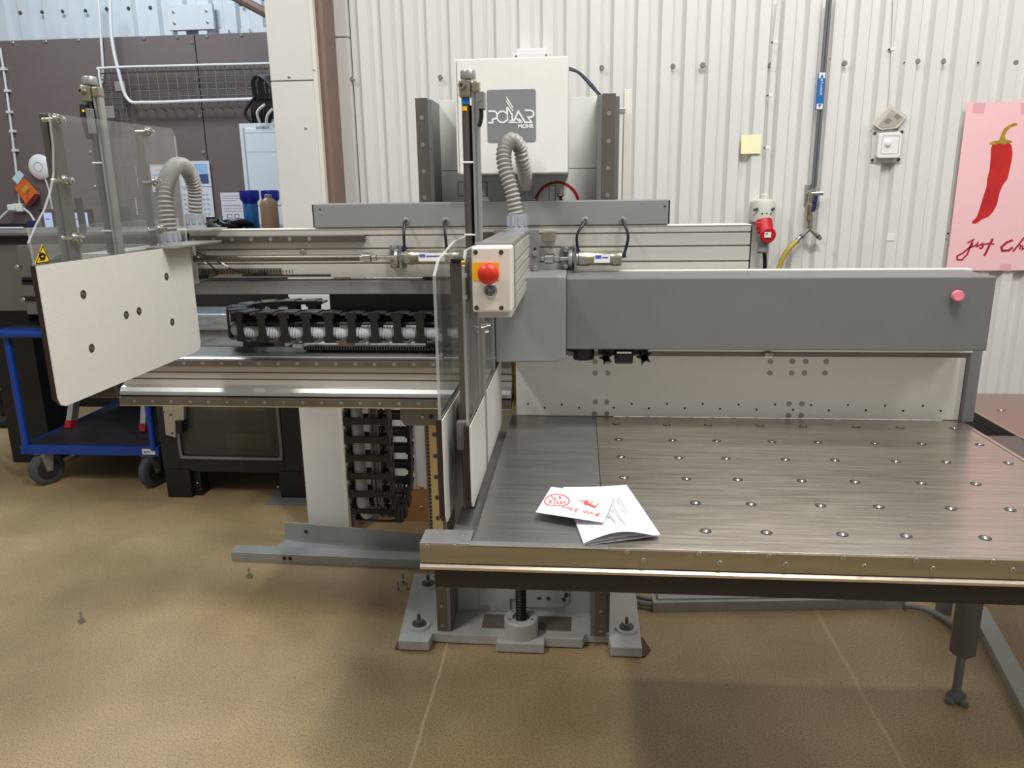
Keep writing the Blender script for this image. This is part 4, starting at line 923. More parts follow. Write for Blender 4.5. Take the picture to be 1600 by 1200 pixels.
# grey cover on top
c = thing('grey_beam_cover', 'long grey rectangular cover lying across the tower above the beam', 'machine cover', (-.26, 2.24, 1.403))
B('cover', 'grey_paint', -.768, .243, BY-.005, BY+.09, 1.4045, 1.473, c, .003); B('end_plate', 'black', -.772, -.768, BY-.002, BY+.085, 1.406, 1.471, c); B('end_plate', 'black', .243, .247, BY-.002, BY+.085, 1.406, 1.471, c)
hoses = [((635, 345), (632, 388), 0), ((697, 345), (698, 388), 0), ((914, 344), (903, 392), 1), ((973, 344), (975, 398), 2)]
for (hx_, hz_), (ex, ez), kd in hoses:
    p = PY(hx_, hz_, BY-.005); e = PY(ex, ez, BY-.05)
    MB().lathe(p, (0, -1, 0), [(0, .0095), (.003, .0095), (.004, .007), (.004, .005)], 16).build('grommet', 'alu_plain', c)
    mid = (p+e)/2+Vector(({0: 0, 1: -.012, 2: .012}[kd], -.02, .003))
    MB().tube(spline([p+Vector((0, .01, 0)), p+Vector((0, -.022, -.004)), mid, e]), .004, 8).build('air_hose', 'cable_black' if kd == 0 else 'cable_black', c)
    MB().cyl(e+Vector((0, 0, -.008)), e+Vector((0, 0, .004)), .006, 10).build('hose_fitting', 'valve_blue', c)
screws('cover_screw', 'screw_dark', [PY(500, 327, BY-.005), PY(1039, 322, BY-.005)], .003, c, h=.001, socket=False)
# square grey bar below
tag(B('grey_bar', 'grey_paint', xL, -.16, BY-.01, BY+.06, 1.213, 1.252, None, .003), 'plain grey square bar under the slotted upper beam', 'machine beam')
# lower beam
c = thing('lower_beam', 'wide aluminium lower beam with two steel rails of screws', 'machine beam', (-.8, 2.24, .87))
lx0, lx1 = -1.42, -.2
slotted(lx0, lx1, BY, .931, 1.022, [(.972, .005), (.950, .005)], back=.12).build('beam', 'aluminium', c, .0006)
MB().prism([(lx0, BY-.028, .916), (lx0, BY-.03, .905), (lx0, BY+.10, .905), (lx0, BY+.10, .931), (lx0, BY-.004, .931), (lx0, BY-.018, .927)], (lx1-lx0, 0, 0)).build('lower_ledge', 'alu_plain', c, .001)
B('lower_rail', 'rail_steel', lx0, -.43, BY-.036, BY-.01, .874, .900, c, .001); B('lower_rail', 'rail_steel', -.43, lx1, BY-.036, BY-.01, .874, .900, c, .001)
B('rail_base', 'black', lx0+.002, lx1, BY-.026, BY+.1, .88, .906, c); B('rail_edge', 'rail_gold', lx0, lx1, BY-.037, BY+.0, .8715, .8745, c)
B('upper_rail', 'rail_steel', lx0, lx1, BY-.018, BY, .994, 1.014, c, .001)
MB().prism([(lx0, BY-.012, 1.016), (lx0, BY+.005, 1.022), (lx0, BY+.12, 1.028), (lx0, BY+.12, 1.022), (lx0, BY, 1.014)], (lx1-lx0, 0, 0)).build('beam_top', 'steel_box', c)
screws('rail_screw', 'plug_grey', [Vector((-1.205+k*.0595, BY-.0185, 1.004)) for k in range(17)], .0058, c, h=.0008, socket=False)
screws('rail_screw', 'plug_grey', [Vector((-1.37+k*.0595, BY-.0365, .887)) for k in range(19)], .0052, c, h=.0008, socket=False)
MB().prism([PY(x, y, BY+.02) for x, y in ((625, 632), (690, 632), (690, 665), (632, 665), (625, 655))], (0, .02, 0)).build('carriage_plate', 'mid_grey', c, .001)
screws('plate_screw', 'screw_steel', [PY(660, 651, BY+.02)], .006, c); p = PY(674, 651, BY+.019); MB().cyl(p, p+Vector((0, -.001, 0)), .0075, 14).build('plate_hole', 'black', c)
B('chain_bracket', 'mid_grey', -.85, -.68, 2.32, 2.6, .915, .925, c); B('beam_back_post', 'black', -1.16, -1.05, 2.5, 2.6, .88, 1.03, c); B('beam_tie', 'black', -1.12, -1.08, 2.3, 2.52, .9, .94, c)
# rack of teeth on the lower beam
c = thing('toothed_rack', 'dark toothed rack strip lying on the lower beam', 'rack', (-.6, 2.3, 1.03))
a_ = PY(475, 541, 2.27); 
B('rack_bar', 'black', a_.x, -.3, 2.27, 2.30, 1.028, a_.z, c)
g = MB(); x = a_.x
while x < -.3: g.box(x, x+.004, 2.262, 2.27, 1.03, a_.z-.002); x += .0085
g.build('teeth', 'rail_steel', c, kind='stuff')
tag(B('white_block', 'plastic_white', PY(457, 545, 2.25).x, PY(473, 545, 2.25).x, 2.25, 2.27, PY(465, 544, 2.25).z, PY(465, 537, 2.25).z, None), 'small white block at the left end of the toothed rack', 'block')
tag(B('white_plate', 'plastic_white', PY(450, 460, 2.56).x, PY(515, 460, 2.56).x, 2.56, 2.57, 1.155, PY(480, 455, 2.56).z, None), 'white rectangular plate above the back of the cable chain', 'plate')
c = thing('dark_back_panel', 'flat black two-piece panel hanging under the grey bar behind the chain', 'panel', (-.6, 2.29, 1.12))
xa, xm_, xb = PY(516, 480, 2.29).x, PY(612, 480, 2.29).x, -.2
B('panel_half', 'black_machine', xa, xm_, 2.288, 2.294, 1.12, 1.212, c); B('panel_half', 'black_machine', xm_, xb, 2.287, 2.293, 1.12, 1.212, c)
# ================================================================ CABLE CHAINS
def link_mesh(L, W, Dp):
    # local: x along the chain, z across the width, y through the depth
    b = MB()
    for s in (-1, 1):
        z0_ = s*W/2
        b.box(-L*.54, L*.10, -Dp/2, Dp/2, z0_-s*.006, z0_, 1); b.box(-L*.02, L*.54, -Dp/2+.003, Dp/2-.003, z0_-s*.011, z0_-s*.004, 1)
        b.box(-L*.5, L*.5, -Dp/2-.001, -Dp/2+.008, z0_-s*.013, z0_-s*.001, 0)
    for s in (-1, 1):
        b.box(-.012, .012, s*Dp/2-.003, s*Dp/2+.003, -W/2, W/2, 0); b.box(-.018, .018, s*Dp/2-.004, s*Dp/2+.002, -W/2, -W/2+.02, 0); b.box(-.018, .018, s*Dp/2-.004, s*Dp/2+.002, W/2-.02, W/2, 0)
    return b
def chain(root, path, L, W, Dp, across, flip=1):
    pts = resample(path, L); src = None; across = Vector(across).normalized()
    for a, b in zip(pts, pts[1:]):
        t = (b-a).normalized(); n = across.cross(t)*flip; cpt = (a+b)/2
        R3 = Matrix((t, n, across)).transposed()
        if src is None:
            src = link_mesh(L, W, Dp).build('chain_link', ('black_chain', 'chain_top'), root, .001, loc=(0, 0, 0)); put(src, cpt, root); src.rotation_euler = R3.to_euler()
        else: inst(src, cpt, root, R3)
def ribbed(path, r, name, mt, root, pitch=.009, amp=.10):
    pts = resample([Vector(p) for p in path], pitch/2); MB().tube(pts, [r*(1+amp*(1 if i % 2 else -1)) for i in range(len(pts))], 14).build(name, mt, root)
c = thing('horizontal_cable_chain', 'black cable chain lying in a U on its side behind the beam', 'cable chain', (-.8, 2.5, 1.04))
zc = 1.108; ys, yb = 2.252, 2.50; rr = (yb-ys)/2; xc = -.985
pth = [Vector((-.30, ys, zc)), Vector((xc, ys, zc))]+[Vector((xc-math.sin(a)*rr*.95, (ys+yb)/2-math.cos(a)*rr, zc)) for a in [PI*j/16 for j in range(1, 16)]]+[Vector((xc, yb, zc)), Vector((-.83, yb, zc))]
chain(c, pth, .07, .094, .06, (0, 0, 1))
q_ = [Vector((p.x, p.y, zc-.018)) for p in pth]; 
ribbed([Vector((-.30, ys-.006, zc-.022)), Vector((xc+.02, ys-.006, zc-.022))]+[Vector((xc-math.sin(a)*(rr-.0), (ys+yb)/2-math.cos(a)*rr, zc-.022)) for a in [PI*j/10 for j in range(1, 7)]], .019, 'ribbed_hose', 'inner_hose', c)
for k in range(4): MB().tube([Vector((p.x, p.y+.01*(k-1), zc+.01+.008*k)) for p in pth[:12]], .006, 6).build('inner_cable', 'cable_black', c)
c = thing('hanging_cable_chain', 'black cable chain hanging in a loop under the lower beam', 'cable chain', (-.75, 2.77, .3))
xm = -.765; ya, yb2 = 2.6, 2.93; rr = (yb2-ya)/2; zc = .42
pth = [Vector((xm, ya, .95)), Vector((xm, ya, zc))]+[Vector((xm, (ya+yb2)/2-math.cos(a)*rr, zc-math.sin(a)*rr*.9)) for a in [PI*j/12 for j in range(1, 12)]]+[Vector((xm, yb2, zc)), Vector((xm, yb2, .82))]
chain(c, pth, .07, .165, .06, (1, 0, 0), -1)
def off(dx, dy=0): return [Vector((p.x+dx, p.y+dy, p.z)) for p in pth]
ribbed(off(-.04)[:9], .022, 'ribbed_hose', 'inner_hose', c)
for k in range(4): MB().tube(off(.012+.013*k, -.008+.006*(k % 2))[:12], .0055, 8).build('inner_cable', 'cable_grey' if k < 3 else 'cable_black', c)
# ================================================================ ARMS WITH GUARDS
def slab(X, poly, th):      # poly of (y,z) on plane X, face material 0, rim material 1
    return MB().prism([(X, y, z) for y, z in poly], (-th, 0, 0), 0, 1)
def hose_arch(root, pts, r=.021):
    p_ = resample(spline(pts, 16), .0055); MB().tube(p_, [r*(1.08 if i % 2 else .80) for i in range(len(p_))], 18).build('corrugated_hose', 'hose_grey', root)
def collar(root, base, r=.026, h=.045):
    b = MB().lathe(base, (0, 0, 1), [(0, r*1.15), (h*.2, r*1.15), (h*.22, r), (h, r*.97), (h, r*.8)], 20)
    for k in range(10):
        a = 2*PI*k/10; q_ = Vector(base)+Vector((math.cos(a)*r, math.sin(a)*r, 0)); b.box(q_.x-.003, q_.x+.003, q_.y-.003, q_.y+.003, q_.z+h*.35, q_.z+h*.9)
    b.build('hose_collar', 'hose_collar', root)
def pole(root, x, y, z0, zt, side=1):
    # slotted post, rear tube, head block (x is the left edge of the post)
    MB().prism([(x, y-.008, z0), (x+.0055, y-.008, z0), (x+.0055, y-.004, z0), (x+.0095, y-.004, z0), (x+.0095, y-.008, z0), (x+.016, y-.008, z0), (x+.016, y+.01, z0), (x, y+.01, z0)], (0, 0, zt-.03-z0)).build('slotted_post', 'alu_plain', root, .0006)
    MB().cyl((x-.014, y+.003, z0+.02), (x-.014, y+.003, zt-.055), .0088, 18).build('cylinder_tube', 'steel_dark', root)
    MB().tube(spline([(x-.003, y+.006, zt-.07), (x-.003, y+.006, zt-.3), (x-.003, y+.006, z0+.05)]), .004, 8).build('air_hose', 'cable_black', root)
    B('head_block', 'brass_worn', x-.026, x-.001, y-.014, y+.016, zt-.055, zt-.018, root, .004); B('head_cheek', 'brass_worn', x, x+.018, y-.012, y+.012, zt-.045, zt-.022, root, .004)
    MB().lathe((x-.007, y, zt-.018), (0, 0, 1), [(0, .0155), (.002, .0165), (.016, .0165), (.018, .0155)], 24).build('head_cap', 'alu_plain', root)
    MB().lathe((x-.016, y-.012, zt-.032), (-.25*side, -1, 0), [(0, .0075), (.012, .0075), (.012, .004), (.004, .004)], 14).build('head_port', 'brass_worn', root)
    for z in (zt-.19, zt-.345): B('tube_clip', 'plastic_white', x-.024, x+.001, y-.009, y-.004, z, z+.004, root)
def stop_board(root, X, y0, y1, z0, z1, th=.012):
    MB().prism([(X, y0, z1), (X, y1, z1), (X, y1, z0+.02), (X, y1-.006, z0+.006), (X, y1-.02, z0), (X, y0+.02, z0), (X, y0+.006, z0+.006), (X, y0, z0+.02)], (-.0022, 0, 0)).build('board_face', 'white_board', root)
    MB().prism([(X-.0022, y0+.001, z1), (X-.0022, y1-.001, z1), (X-.0022, y1-.001, z0+.02), (X-.0022, y1-.02, z0), (X-.0022, y0+.02, z0), (X-.0022, y0+.001, z0+.02)], (-th, 0, 0)).build('board_core', 'dark_brown', root, label='dark brown edge')
# ---- right arm
c = ra = thing('right_arm', 'right machine arm with emergency stop and two hanging guards', 'machine arm', (-.18, 1.9, 1.25))
ax0, ax1 = -.208, -.139
pr = [(1.384, 0), (1.384, 1)]
p = [(ax1, 1.385)]
for s in (1.352, 1.327, 1.30, 1.277): p += [(ax1, s+.0025), (ax1-.008, s+.0025), (ax1-.008, s-.0025), (ax1, s-.0025)]
p += [(ax1, 1.25), (ax0, 1.25), (ax0, 1.385)]
MB().prism([(x, 1.54, z) for x, z in p], (0, .63, 0)).build('arm_beam', 'aluminium', c, .0006)
B('top_cover', 'alu_plain', ax0-.002, ax1-.002, 1.535, 2.15, 1.386, 1.398, c, .002)
B('rear_plate', 'mid_grey', ax1-.002, PY(842, 360, 2.12).x, 2.12, 2.135, 1.262, PY(842, 359, 2.12).z, c, .001)
B('rear_bracket', 'mid_grey', PY(772, 370, 2.15).x, ax1, 2.15, 2.165, 1.36, PY(780, 359, 2.15).z, c, .001)
screws('plate_bolt', 'chrome', [PY(x, y, 2.12) for x, y in ((836, 396), (836, 419))], .0075, c, h=.005)
screws('plate_hole', 'black', [PY(x, y, 2.12) for x, y in ((836, 389),)], .004, c, h=.001, socket=False)
B('carriage_block', 'brass_worn', PY(846, 365, 2.17).x, PY(868, 375, 2.17).x, 2.165, 2.198, 1.364, 1.39, c, .001); B('carriage_block', 'steel_dark', PY(754, 365, 2.17).x, PY(776, 375, 2.17).x, 2.165, 2.198, 1.364, 1.39, c, .001)
# emergency stop box
EY = 1.45; a_, b_ = PY(736, 386, EY), PY(800, 488, EY)
eb = MB().box(a_.x, b_.x, EY, EY+.06, b_.z, a_.z).build('stop_box', 'off_white', c, .004)
B('box_back', 'mid_grey', a_.x-.002, b_.x+.001, EY+.06, EY+.08, b_.z-.002, a_.z+.004, c, .002)
screws('box_screw', 'screw_dark', [PY(x, y, EY) for x, y in ((743, 394), (783, 394), (744.5, 481), (783.5, 481))], .0045, eb, h=.0012)
q0, q1 = PY(737.5, 410, EY), PY(780, 438, EY); B('yellow_label', 'yellow', q0.x, q1.x, EY-.0007, EY, q1.z, q0.z, eb, 0)
p = PY(763, 428, EY-.02); p.y = EY
MB().lathe(p, (0, -1, 0), [(0, .011), (.012, .011), (.014, .018), (.02, .0205), (.026, .0195), (.031, .0155), (.034, .009), (.035, 0)], 32).build('stop_button', 'red_button', eb, loc=p, label='red mushroom button')
p = PY(766, 453, EY); MB().lathe(p, (0, -1, 0), [(0, .0142), (.003, .0142), (.005, .0125), (.005, .0105), (.002, .010), (.002, 0)], 32).build('socket_ring', 'chrome', eb, loc=p)
MB().lathe(p+Vector((0, -.0021, 0)), (0, -1, 0), [(0, .0098), (.002, .0098), (.002, .004), (.0035, .004), (.0035, 0)], 20).build('socket_insert', 'mid_grey', eb)
g = MB()
for k in range(3): g.stroke([p+Vector((math.cos(a+k*2.1)*r_, -.0044, math.sin(a+k*2.1)*r_)) for a, r_ in ((0, .0035), (.6, .005), (1.3, .007), (2., .0085))], .0012, (0, -.0006, 0))
g.build('socket_spiral', 'black', eb)
px_ = PY(737, 140, 1.72).x; pole(c, px_, 1.72, .85, PY(733, 110, 1.72).z)
# limit switch on the pole with its lead
MB().box(PY(748, 160, 1.70).x, PY(756, 160, 1.70).x, 1.70, 1.735, PY(750, 170, 1.70).z, PY(750, 143, 1.70).z).build('sensor', 'mid_grey', c, .001); screws('sensor_screw', 'chrome', [PY(749.5, 155, 1.70)], .003, c, h=.002)
MB().tube(spline([PY(752, 168, 1.71), PY(752, 184, 1.71), PY(748.5, 198, 1.71)]), [.0045]*16+[.002], 8).build('sensor_lead', 'black', c)
B('tube_label', 'label_blue', PY(722, 140, 1.712).x, PY(732, 140, 1.712).x, 1.711, 1.7135, PY(727, 163, 1.712).z, PY(727, 140, 1.712).z, c, 0, label='blue label'); B('tube_mark', 'yellow', PY(722, 140, 1.712).x, PY(729, 140, 1.712).x, 1.7105, 1.713, PY(727, 173, 1.712).z, PY(727, 166, 1.712).z, c, 0)
# slide block and rails between the guards
sx0, sx1 = PY(703, 440, 1.5).x, PY(729, 440, 1.5).x
MB().box(sx0, sx1, 1.5, 1.55, PY(715, 474, 1.5).z, PY(715, 410, 1.5).z).build('slide_block', 'steel_dark', c, .002)
B('slide_top', 'black', sx0+.003, sx1-.003, 1.495, 1.54, PY(715, 410, 1.5).z, PY(715, 404, 1.5).z, c); MB().sphere(PY(724, 411, 1.49), .006, 10).build('grease_nipple', 'gold_worn', c)
MB().cyl(PY(730, 430, 1.495), PY(722, 430, 1.495), .005, 10).build('pin', 'chrome', c); MB().cyl(PY(730, 464, 1.495), PY(723, 464, 1.495), .004, 10).build('pin', 'chrome', c)
zb = .80
B('slide_rail', 'rail_steel', sx0+.003, sx0+.016, 1.56, 1.60, zb+.02, 1.37, c, .002); B('slide_rail', 'steel_dark', sx0+.018, sx0+.03, 1.57, 1.61, zb+.02, 1.37, c, .002)
B('foot_bracket', 'mid_grey', PY(713, 660, 1.5).x, PY(731, 660, 1.5).x, 1.5, 1.52, PY(720, 703, 1.5).z, PY(720, 660, 1.5).z, c, .001)
MB().box(-.262, -.225, 1.45, 1.62, .80, .812).build('guard_clamp', 'alu_plain', c, .002)
B('cross_tie', 'alu_plain', -.264, -.236, 1.62, 1.66, 1.02, 1.045, c, .001)
# guards
gR = [(1.49, 1.03), (1.49, 1.34), (1.53, 1.385), (2.10, 1.385), (2.10, 1.03)]
slab(-.224, [(1.482, 1.0), (1.482, 1.36), (1.52, 1.388), (1.98, 1.388), (1.98, 1.0)], .006).build('guard_sheet', ('plexi', 'plexi_edge'), c, label='clear plastic sheet')
stop_board(c, -.2205, 1.472, 2.10, .8525, 1.035)
slab(-.276, [(1.452, 1.035), (1.452, 1.345), (1.50, 1.372), (1.70, 1.395), (1.98, 1.395), (1.98, 1.035)], .006).build('guard_sheet', ('plexi', 'plexi_edge'), c, label='clear plastic sheet')
stop_board(c, -.2725, 1.448, 2.06, .828, 1.056)
for y, z in ((1.53, 1.21), (1.53, 1.17)): MB().lathe((-.282, y, z), (-1, 0, 0), [(0, .008), (.006, .008), (.01, .004)], 12).build('guard_bolt', 'chrome', c)
for p_ in ((759, 507), (756, 517), (752, 509)):
    q_ = PX(*p_, -.222); MB().lathe(q_, (1, 0, 0), [(0, .006), (.004, .005), (.012, .003)], 10).build('guard_bolt', 'chrome', c)
hp1 = PZ(811, 352, 1.398); hp2 = PY(822, 312, 2.33)
hp1 = PY(808, 346, 2.02); hx1 = hp1.x; hp2 = PY(820, 302, 2.25)
collar(c, (hp1.x, 2.02, 1.398)); collar(c, (hp2.x, 2.25, 1.478), .021, .04)
hose_arch(c, [(hx1, 2.02, 1.43), PY(800, 300, 2.02), PY(789, 262, 2.03), PY(788, 234, 2.05), PY(798, 219, 2.075), PY(811, 228, 2.10), PY(816, 250, 2.115), PY(820, 272, 2.15), PY(821, 288, 2.22), (hp2.x, 2.25, 1.512)], .019)
B('hose_base', 'alu_plain', hp2.x-.03, hp2.x+.03, 2.225, 2.28, 1.4735, 1.478, c)
# ---- left arm
c = la = thing('left_arm', 'left machine arm behind big white board with clear guard above', 'machine arm', (-1.1, 1.8, 1.25))
X = -1.07
stop_board(c, X, 1.43, 2.04, 1.077, 1.370)
slab(X-.002, [(1.44, 1.35), *[(v.y, v.z) for v in (PX(47, 380, X), PX(60, 350, X), PX(72, 328, X), PX(82, 298, X), PX(87, 270, X), PX(86, 230, X), PX(80, 177, X))], (2.02, 1.673), (2.037, 1.655), (2.037, 1.35)], .005).build('guard_sheet', ('plexi', 'plexi_edge'), c, label='clear plastic sheet')
slab(X-.055, [(1.50, 1.36), (1.50, 1.44), (2.10, 1.44), (2.10, 1.36)], .005).build('rear_guard_sheet', ('plexi', 'plexi_edge'), c)
for i, (x, y) in enumerate(((130, 460), (143, 544), (197, 492), (217, 486), (260, 432), (269, 503))):
    q_ = PX(x, y, X); MB().lathe(q_, (1, 0, 0), [(0, .0095), (.001, .0095), (.0012, .006), (.0004, .005), (.0004, 0)], 20).build('board_screw', 'screw_dark', c); MB().lathe(q_, (1, 0, 0), [(.0004, .004), (.002, .0035), (.0022, 0)], 14).build('screw_head', 'screw_steel', c)
def strap(px_top, px_bot, w_, Xs):
    t_, b_ = PX(*px_top, Xs), PX(*px_bot, Xs); yc = (t_.y+b_.y)/2
    B('mount_strap', 'steel_dark', Xs-.006, Xs, yc-w_/2, yc+w_/2, 1.33, t_.z, c, .001)
    return yc
y1 = strap((87, 178), (119, 402), .032, X-.035); y2 = strap((219, 196), (241, 390), .030, X-.035)
ey = PX(70, 178, X-.06).y; B('edge_post', 'steel_dark', X-.065, X-.05, ey-.012, ey+.018, 1.36, PX(70, 178, X-.06).z, c, .001)
for (x, y) in ((88, 187), (102, 282), (118, 372), (230, 206), (241, 284), (250, 358)):
    q_ = PX(x, y, X)
    MB().lathe(q_, (1, 0, 0), [(0, .0125), (.002, .0125), (.002, .009)], 20).build('bolt_washer', 'screw_steel', c); MB().lathe(q_, (1, 0, 0), [(.002, .0095), (.010, .0095), (.010, .006), (.013, .0075), (.017, .006), (.019, 0)], 12).build('dome_nut', 'chrome', c)
    MB().cyl(q_, q_-Vector((.03, 0, 0)), .004, 8).build('stud', 'chrome', c)
# warning triangle
q = [PX(54, 413, X+.0003), PX(79, 410, X+.0003), PX(66, 381, X+.0003)]
MB().prism(q, (.0008, 0, 0)).build('warning_sign', 'warn_yellow', c); cen = (q[0]+q[1]+q[2])/3
MB().stroke([cen+(v-cen)*.86+Vector((.0008, 0, 0)) for v in q], .0022, (.0004, 0, 0), True).build('sign_border', 'black', c)
g = MB(); g.stroke([PX(x, y, X+.0013) for x, y in ((62, 400), (66, 396), (70, 399), (69, 404), (64, 404))], .005, (.0004, 0, 0), True); g.stroke([PX(61, 393, X+.0013), PX(63, 399, X+.0013)], .0015, (.0004, 0, 0)); g.stroke([PX(61, 407, X+.0013), PX(69, 406, X+.0013)], .0012, (.0004, 0, 0)); g.build('sign_figure', 'black', c)
xl = PY(139, 121, 1.76).x+.007; zt = PY(142, 120, 1.76).z; pole(c, xl, 1.76, 1.33, zt, 1)
MB().box(xl-.012, xl+.002, 1.735, 1.748, zt-.125, zt-.07).build('sensor', 'mid_grey', c, .002); B('led', 'led_orange', xl-.017, xl-.013, 1.733, 1.735, zt-.077, zt-.073, c)
MB().tube(spline([(xl-.02, 1.745, zt-.06), (xl-.022, 1.745, zt-.09), (xl-.016, 1.747, zt-.135)]), .008, 10).build('lead_elbow', 'rubber', c)
B('slide_foot', 'alu_plain', X-.09, X-.02, 1.66, 1.74, 1.32, 1.355, c, .002); MB().tube(spline([(X-.075, 1.7, 1.5), (X-.075, 1.7, 1.42), (X-.085, 1.66, 1.38), (X-.10, 1.6, 1.36)]), .008, 8).build('lead_hose', 'rubber', c)
MB().prism([(X-.05, 1.75, 1.25), (X-.12, 1.75, 1.25), (X-.12, 1.75, 1.37), (X-.05, 1.75, 1.37)], (0, .42, 0)).build('arm_beam', 'aluminium', c, .001)
B('arm_top', 'alu_plain', X-.13, X+.02, 2.14, 2.24, 1.402, 1.408, c, .001)
ca, cb_ = PY(306, 352, 2.19), PY(262, 345, 1.95)
collar(c, (ca.x, 2.19, 1.408), .026, .04); collar(c, (cb_.x, 1.95, 1.375), .024, .035); B('collar_plate', 'alu_plain', cb_.x-.04, cb_.x+.05, 1.9, 2.14, 1.370, 1.376, c, .001)
hose_arch(c, [(cb_.x, 1.95, 1.40), PY(257, 310, 1.96), PY(262, 278, 2.0), PY(276, 259, 2.07), PY(292, 264, 2.14), PY(303, 290, 2.18), PY(305, 325, 2.19), (ca.x, 2.19, 1.445)])
# two sensor leads lying on the beam
for k, (q_, wm) in enumerate((([(299, 391), (318, 405), (335, 420), (340, 427), (334, 431), (318, 432)], (318, 409)), ([(299, 391), (330, 403), (352, 416), (375, 425), (398, 428), (408, 428)], (352, 415)))):
    t_ = thing('sensor_lead', ('black sensor lead with white sleeve, shorter and left of the pair', 'black sensor lead with white sleeve, longer and reaching right')[k], 'cable', PY(*q_[0], BY-.02))
    MB().tube(spline([PY(x, y, BY-.02) for x, y in q_]), .0022, 6).build('lead', 'cable_black', t_)
    p = PY(*wm, BY-.0205); MB().cyl(p+Vector((-.009, 0, .006)), p+Vector((.009, 0, -.006)), .0035, 8).build('sleeve', 'plastic_white', t_)
    e = PY(*q_[-1], BY-.02); MB().box(e.x-.018, e.x+.012, BY-.026, BY-.012, e.z-.005, e.z+.005).build('connector', 'black', t_, .002)

# ================================================================ WALL ITEMS
WF = WALL-.0265
def wcable(name, lab, px, r, mt, Y=WF-.006, clips=(), cm='plastic_white'):
    pts = spline([PY(x, y, Y) for x, y in px], 6); t_ = thing(name, lab, 'cable', pts[-1]); MB().tube(pts, r, 8).build('cord', mt, t_)
    for x, y in clips:
        p = PY(x, y, Y); B('clip', cm, p.x-.008, p.x+.008, Y-.006, WF, p.z-.006, p.z+.006, t_); MB().lathe((p.x-.012, Y, p.z), (0, -1, 0), [(0, .004), (.005, .003)], 8).build('clip_nail', 'screw_dark', t_)
    return t_
wcable('wall_cable', 'white clipped cable running down to the red power socket', [(1217, -5), (1209, 66), (1203, 150), (1199, 230), (1195, 303)], .005, 'cable_white', clips=((1211, 66), (1204, 149), (1199, 231)))
wcable('wall_cable', 'thin white cable running down to the thermostat', [(1397, -5), (1394, 77), (1390, 163), (1386, 200)], .004, 'cable_white', clips=((1394, 77),))
# power socket
c = thing('power_socket', 'grey and red three-phase socket with plug on the ribbed wall', 'socket', PY(1194, 340, WF))
yk = WF-.045; pc = PY(1193, 330, yk)
MB().lathe((pc.x, yk, PY(1193, 346, yk).z), (0, 0, 1), [(0, .046), (.01, .047), (.068, .045), (.082, .040), (.088, .02)], 28).build('socket_body', 'plastic_light', c)
MB().box(pc.x-.045, pc.x+.045, yk, WF, PY(1193, 346, yk).z, PY(1193, 314, yk).z).build('socket_back', 'plastic_light', c, .006)
MB().lathe((PY(1195, 312, yk).x, yk, PY(1195, 313, yk).z), (0, 0, 1), [(0, .019), (.022, .016), (.026, .010)], 16).build('gland', 'plastic_light', c)
d_ = Vector((.10, -.42, -1)).normalized(); ps = PY(1193, 345, yk-.02)
MB().lathe(ps, d_, [(0, .034), (.05, .033), (.052, .030)], 24).build('socket_front', 'cee_red', c)
pe = PY(1194, 360, yk-.03); MB().lathe(pe, (-.05, -.1, -1), [(0, .030), (.04, .028), (.06, .02), (.085, .024), (.09, .02)], 22).build('plug', 'plug_body', c)
pl = PY(1199, 367, yk-.07); MB().lathe(pl, (.1, -1, -.15), [(0, .031), (.008, .032), (.012, .028), (.0125, 0)], 26).build('flap_lid', 'cee_red', c)
lb = PY(1200, 367, yk-.086); MB().box(lb.x-.014, lb.x+.012, lb.y-.0005, lb.y, lb.z-.010, lb.z+.011).build('rating_label', 'plastic_white', c); B('label_print', 'can_grey', lb.x-.011, lb.x, lb.y-.001, lb.y-.0005, lb.z, lb.z+.008, c, 0)
for x, y in ((1181, 327), (1207, 327)): q_ = PY(x, y, yk-.04); MB().cyl(q_+Vector((-.008, .004, -.003)), q_+Vector((.008, -.003, .003)), .005, 10).build('screw_recess', 'screw_dark', c)
for k in range(3): q_ = PY(1191+k*7, 333.5, yk-.046); B('small_mark', 'black', q_.x-.003, q_.x+.003, q_.y-.001, q_.y+.002, q_.z-.002, q_.z+.002, c, 0)
B('latch', 'cee_red', PY(1190, 350, yk-.05).x-.02, PY(1190, 350, yk-.05).x+.03, yk-.055, yk-.03, PY(1190, 357, yk-.05).z, PY(1190, 347, yk-.05).z, c, .003)
MB().tube(spline([PY(1194, 392, yk-.04), PY(1195, 410, yk-.03), PY(1194, 440, yk-.02), PY(1194, 520, yk-.02), PY(1194, 600, yk-.02)]), .008, 10).build('power_cord', 'cable_black', c)
# post-it
a_, b_ = PY(1159, 211, WF-.004), PY(1188, 240, WF-.004)
tag(MB().prism([(a_.x, WF-.001, a_.z), (b_.x, WF-.001, a_.z), (b_.x-.001, WF-.008, b_.z), (a_.x, WF-.008, b_.z)], (0, -.0008, 0)).build('sticky_note', 'post_it'), 'pale yellow sticky note on the ribbed white wall', 'note')
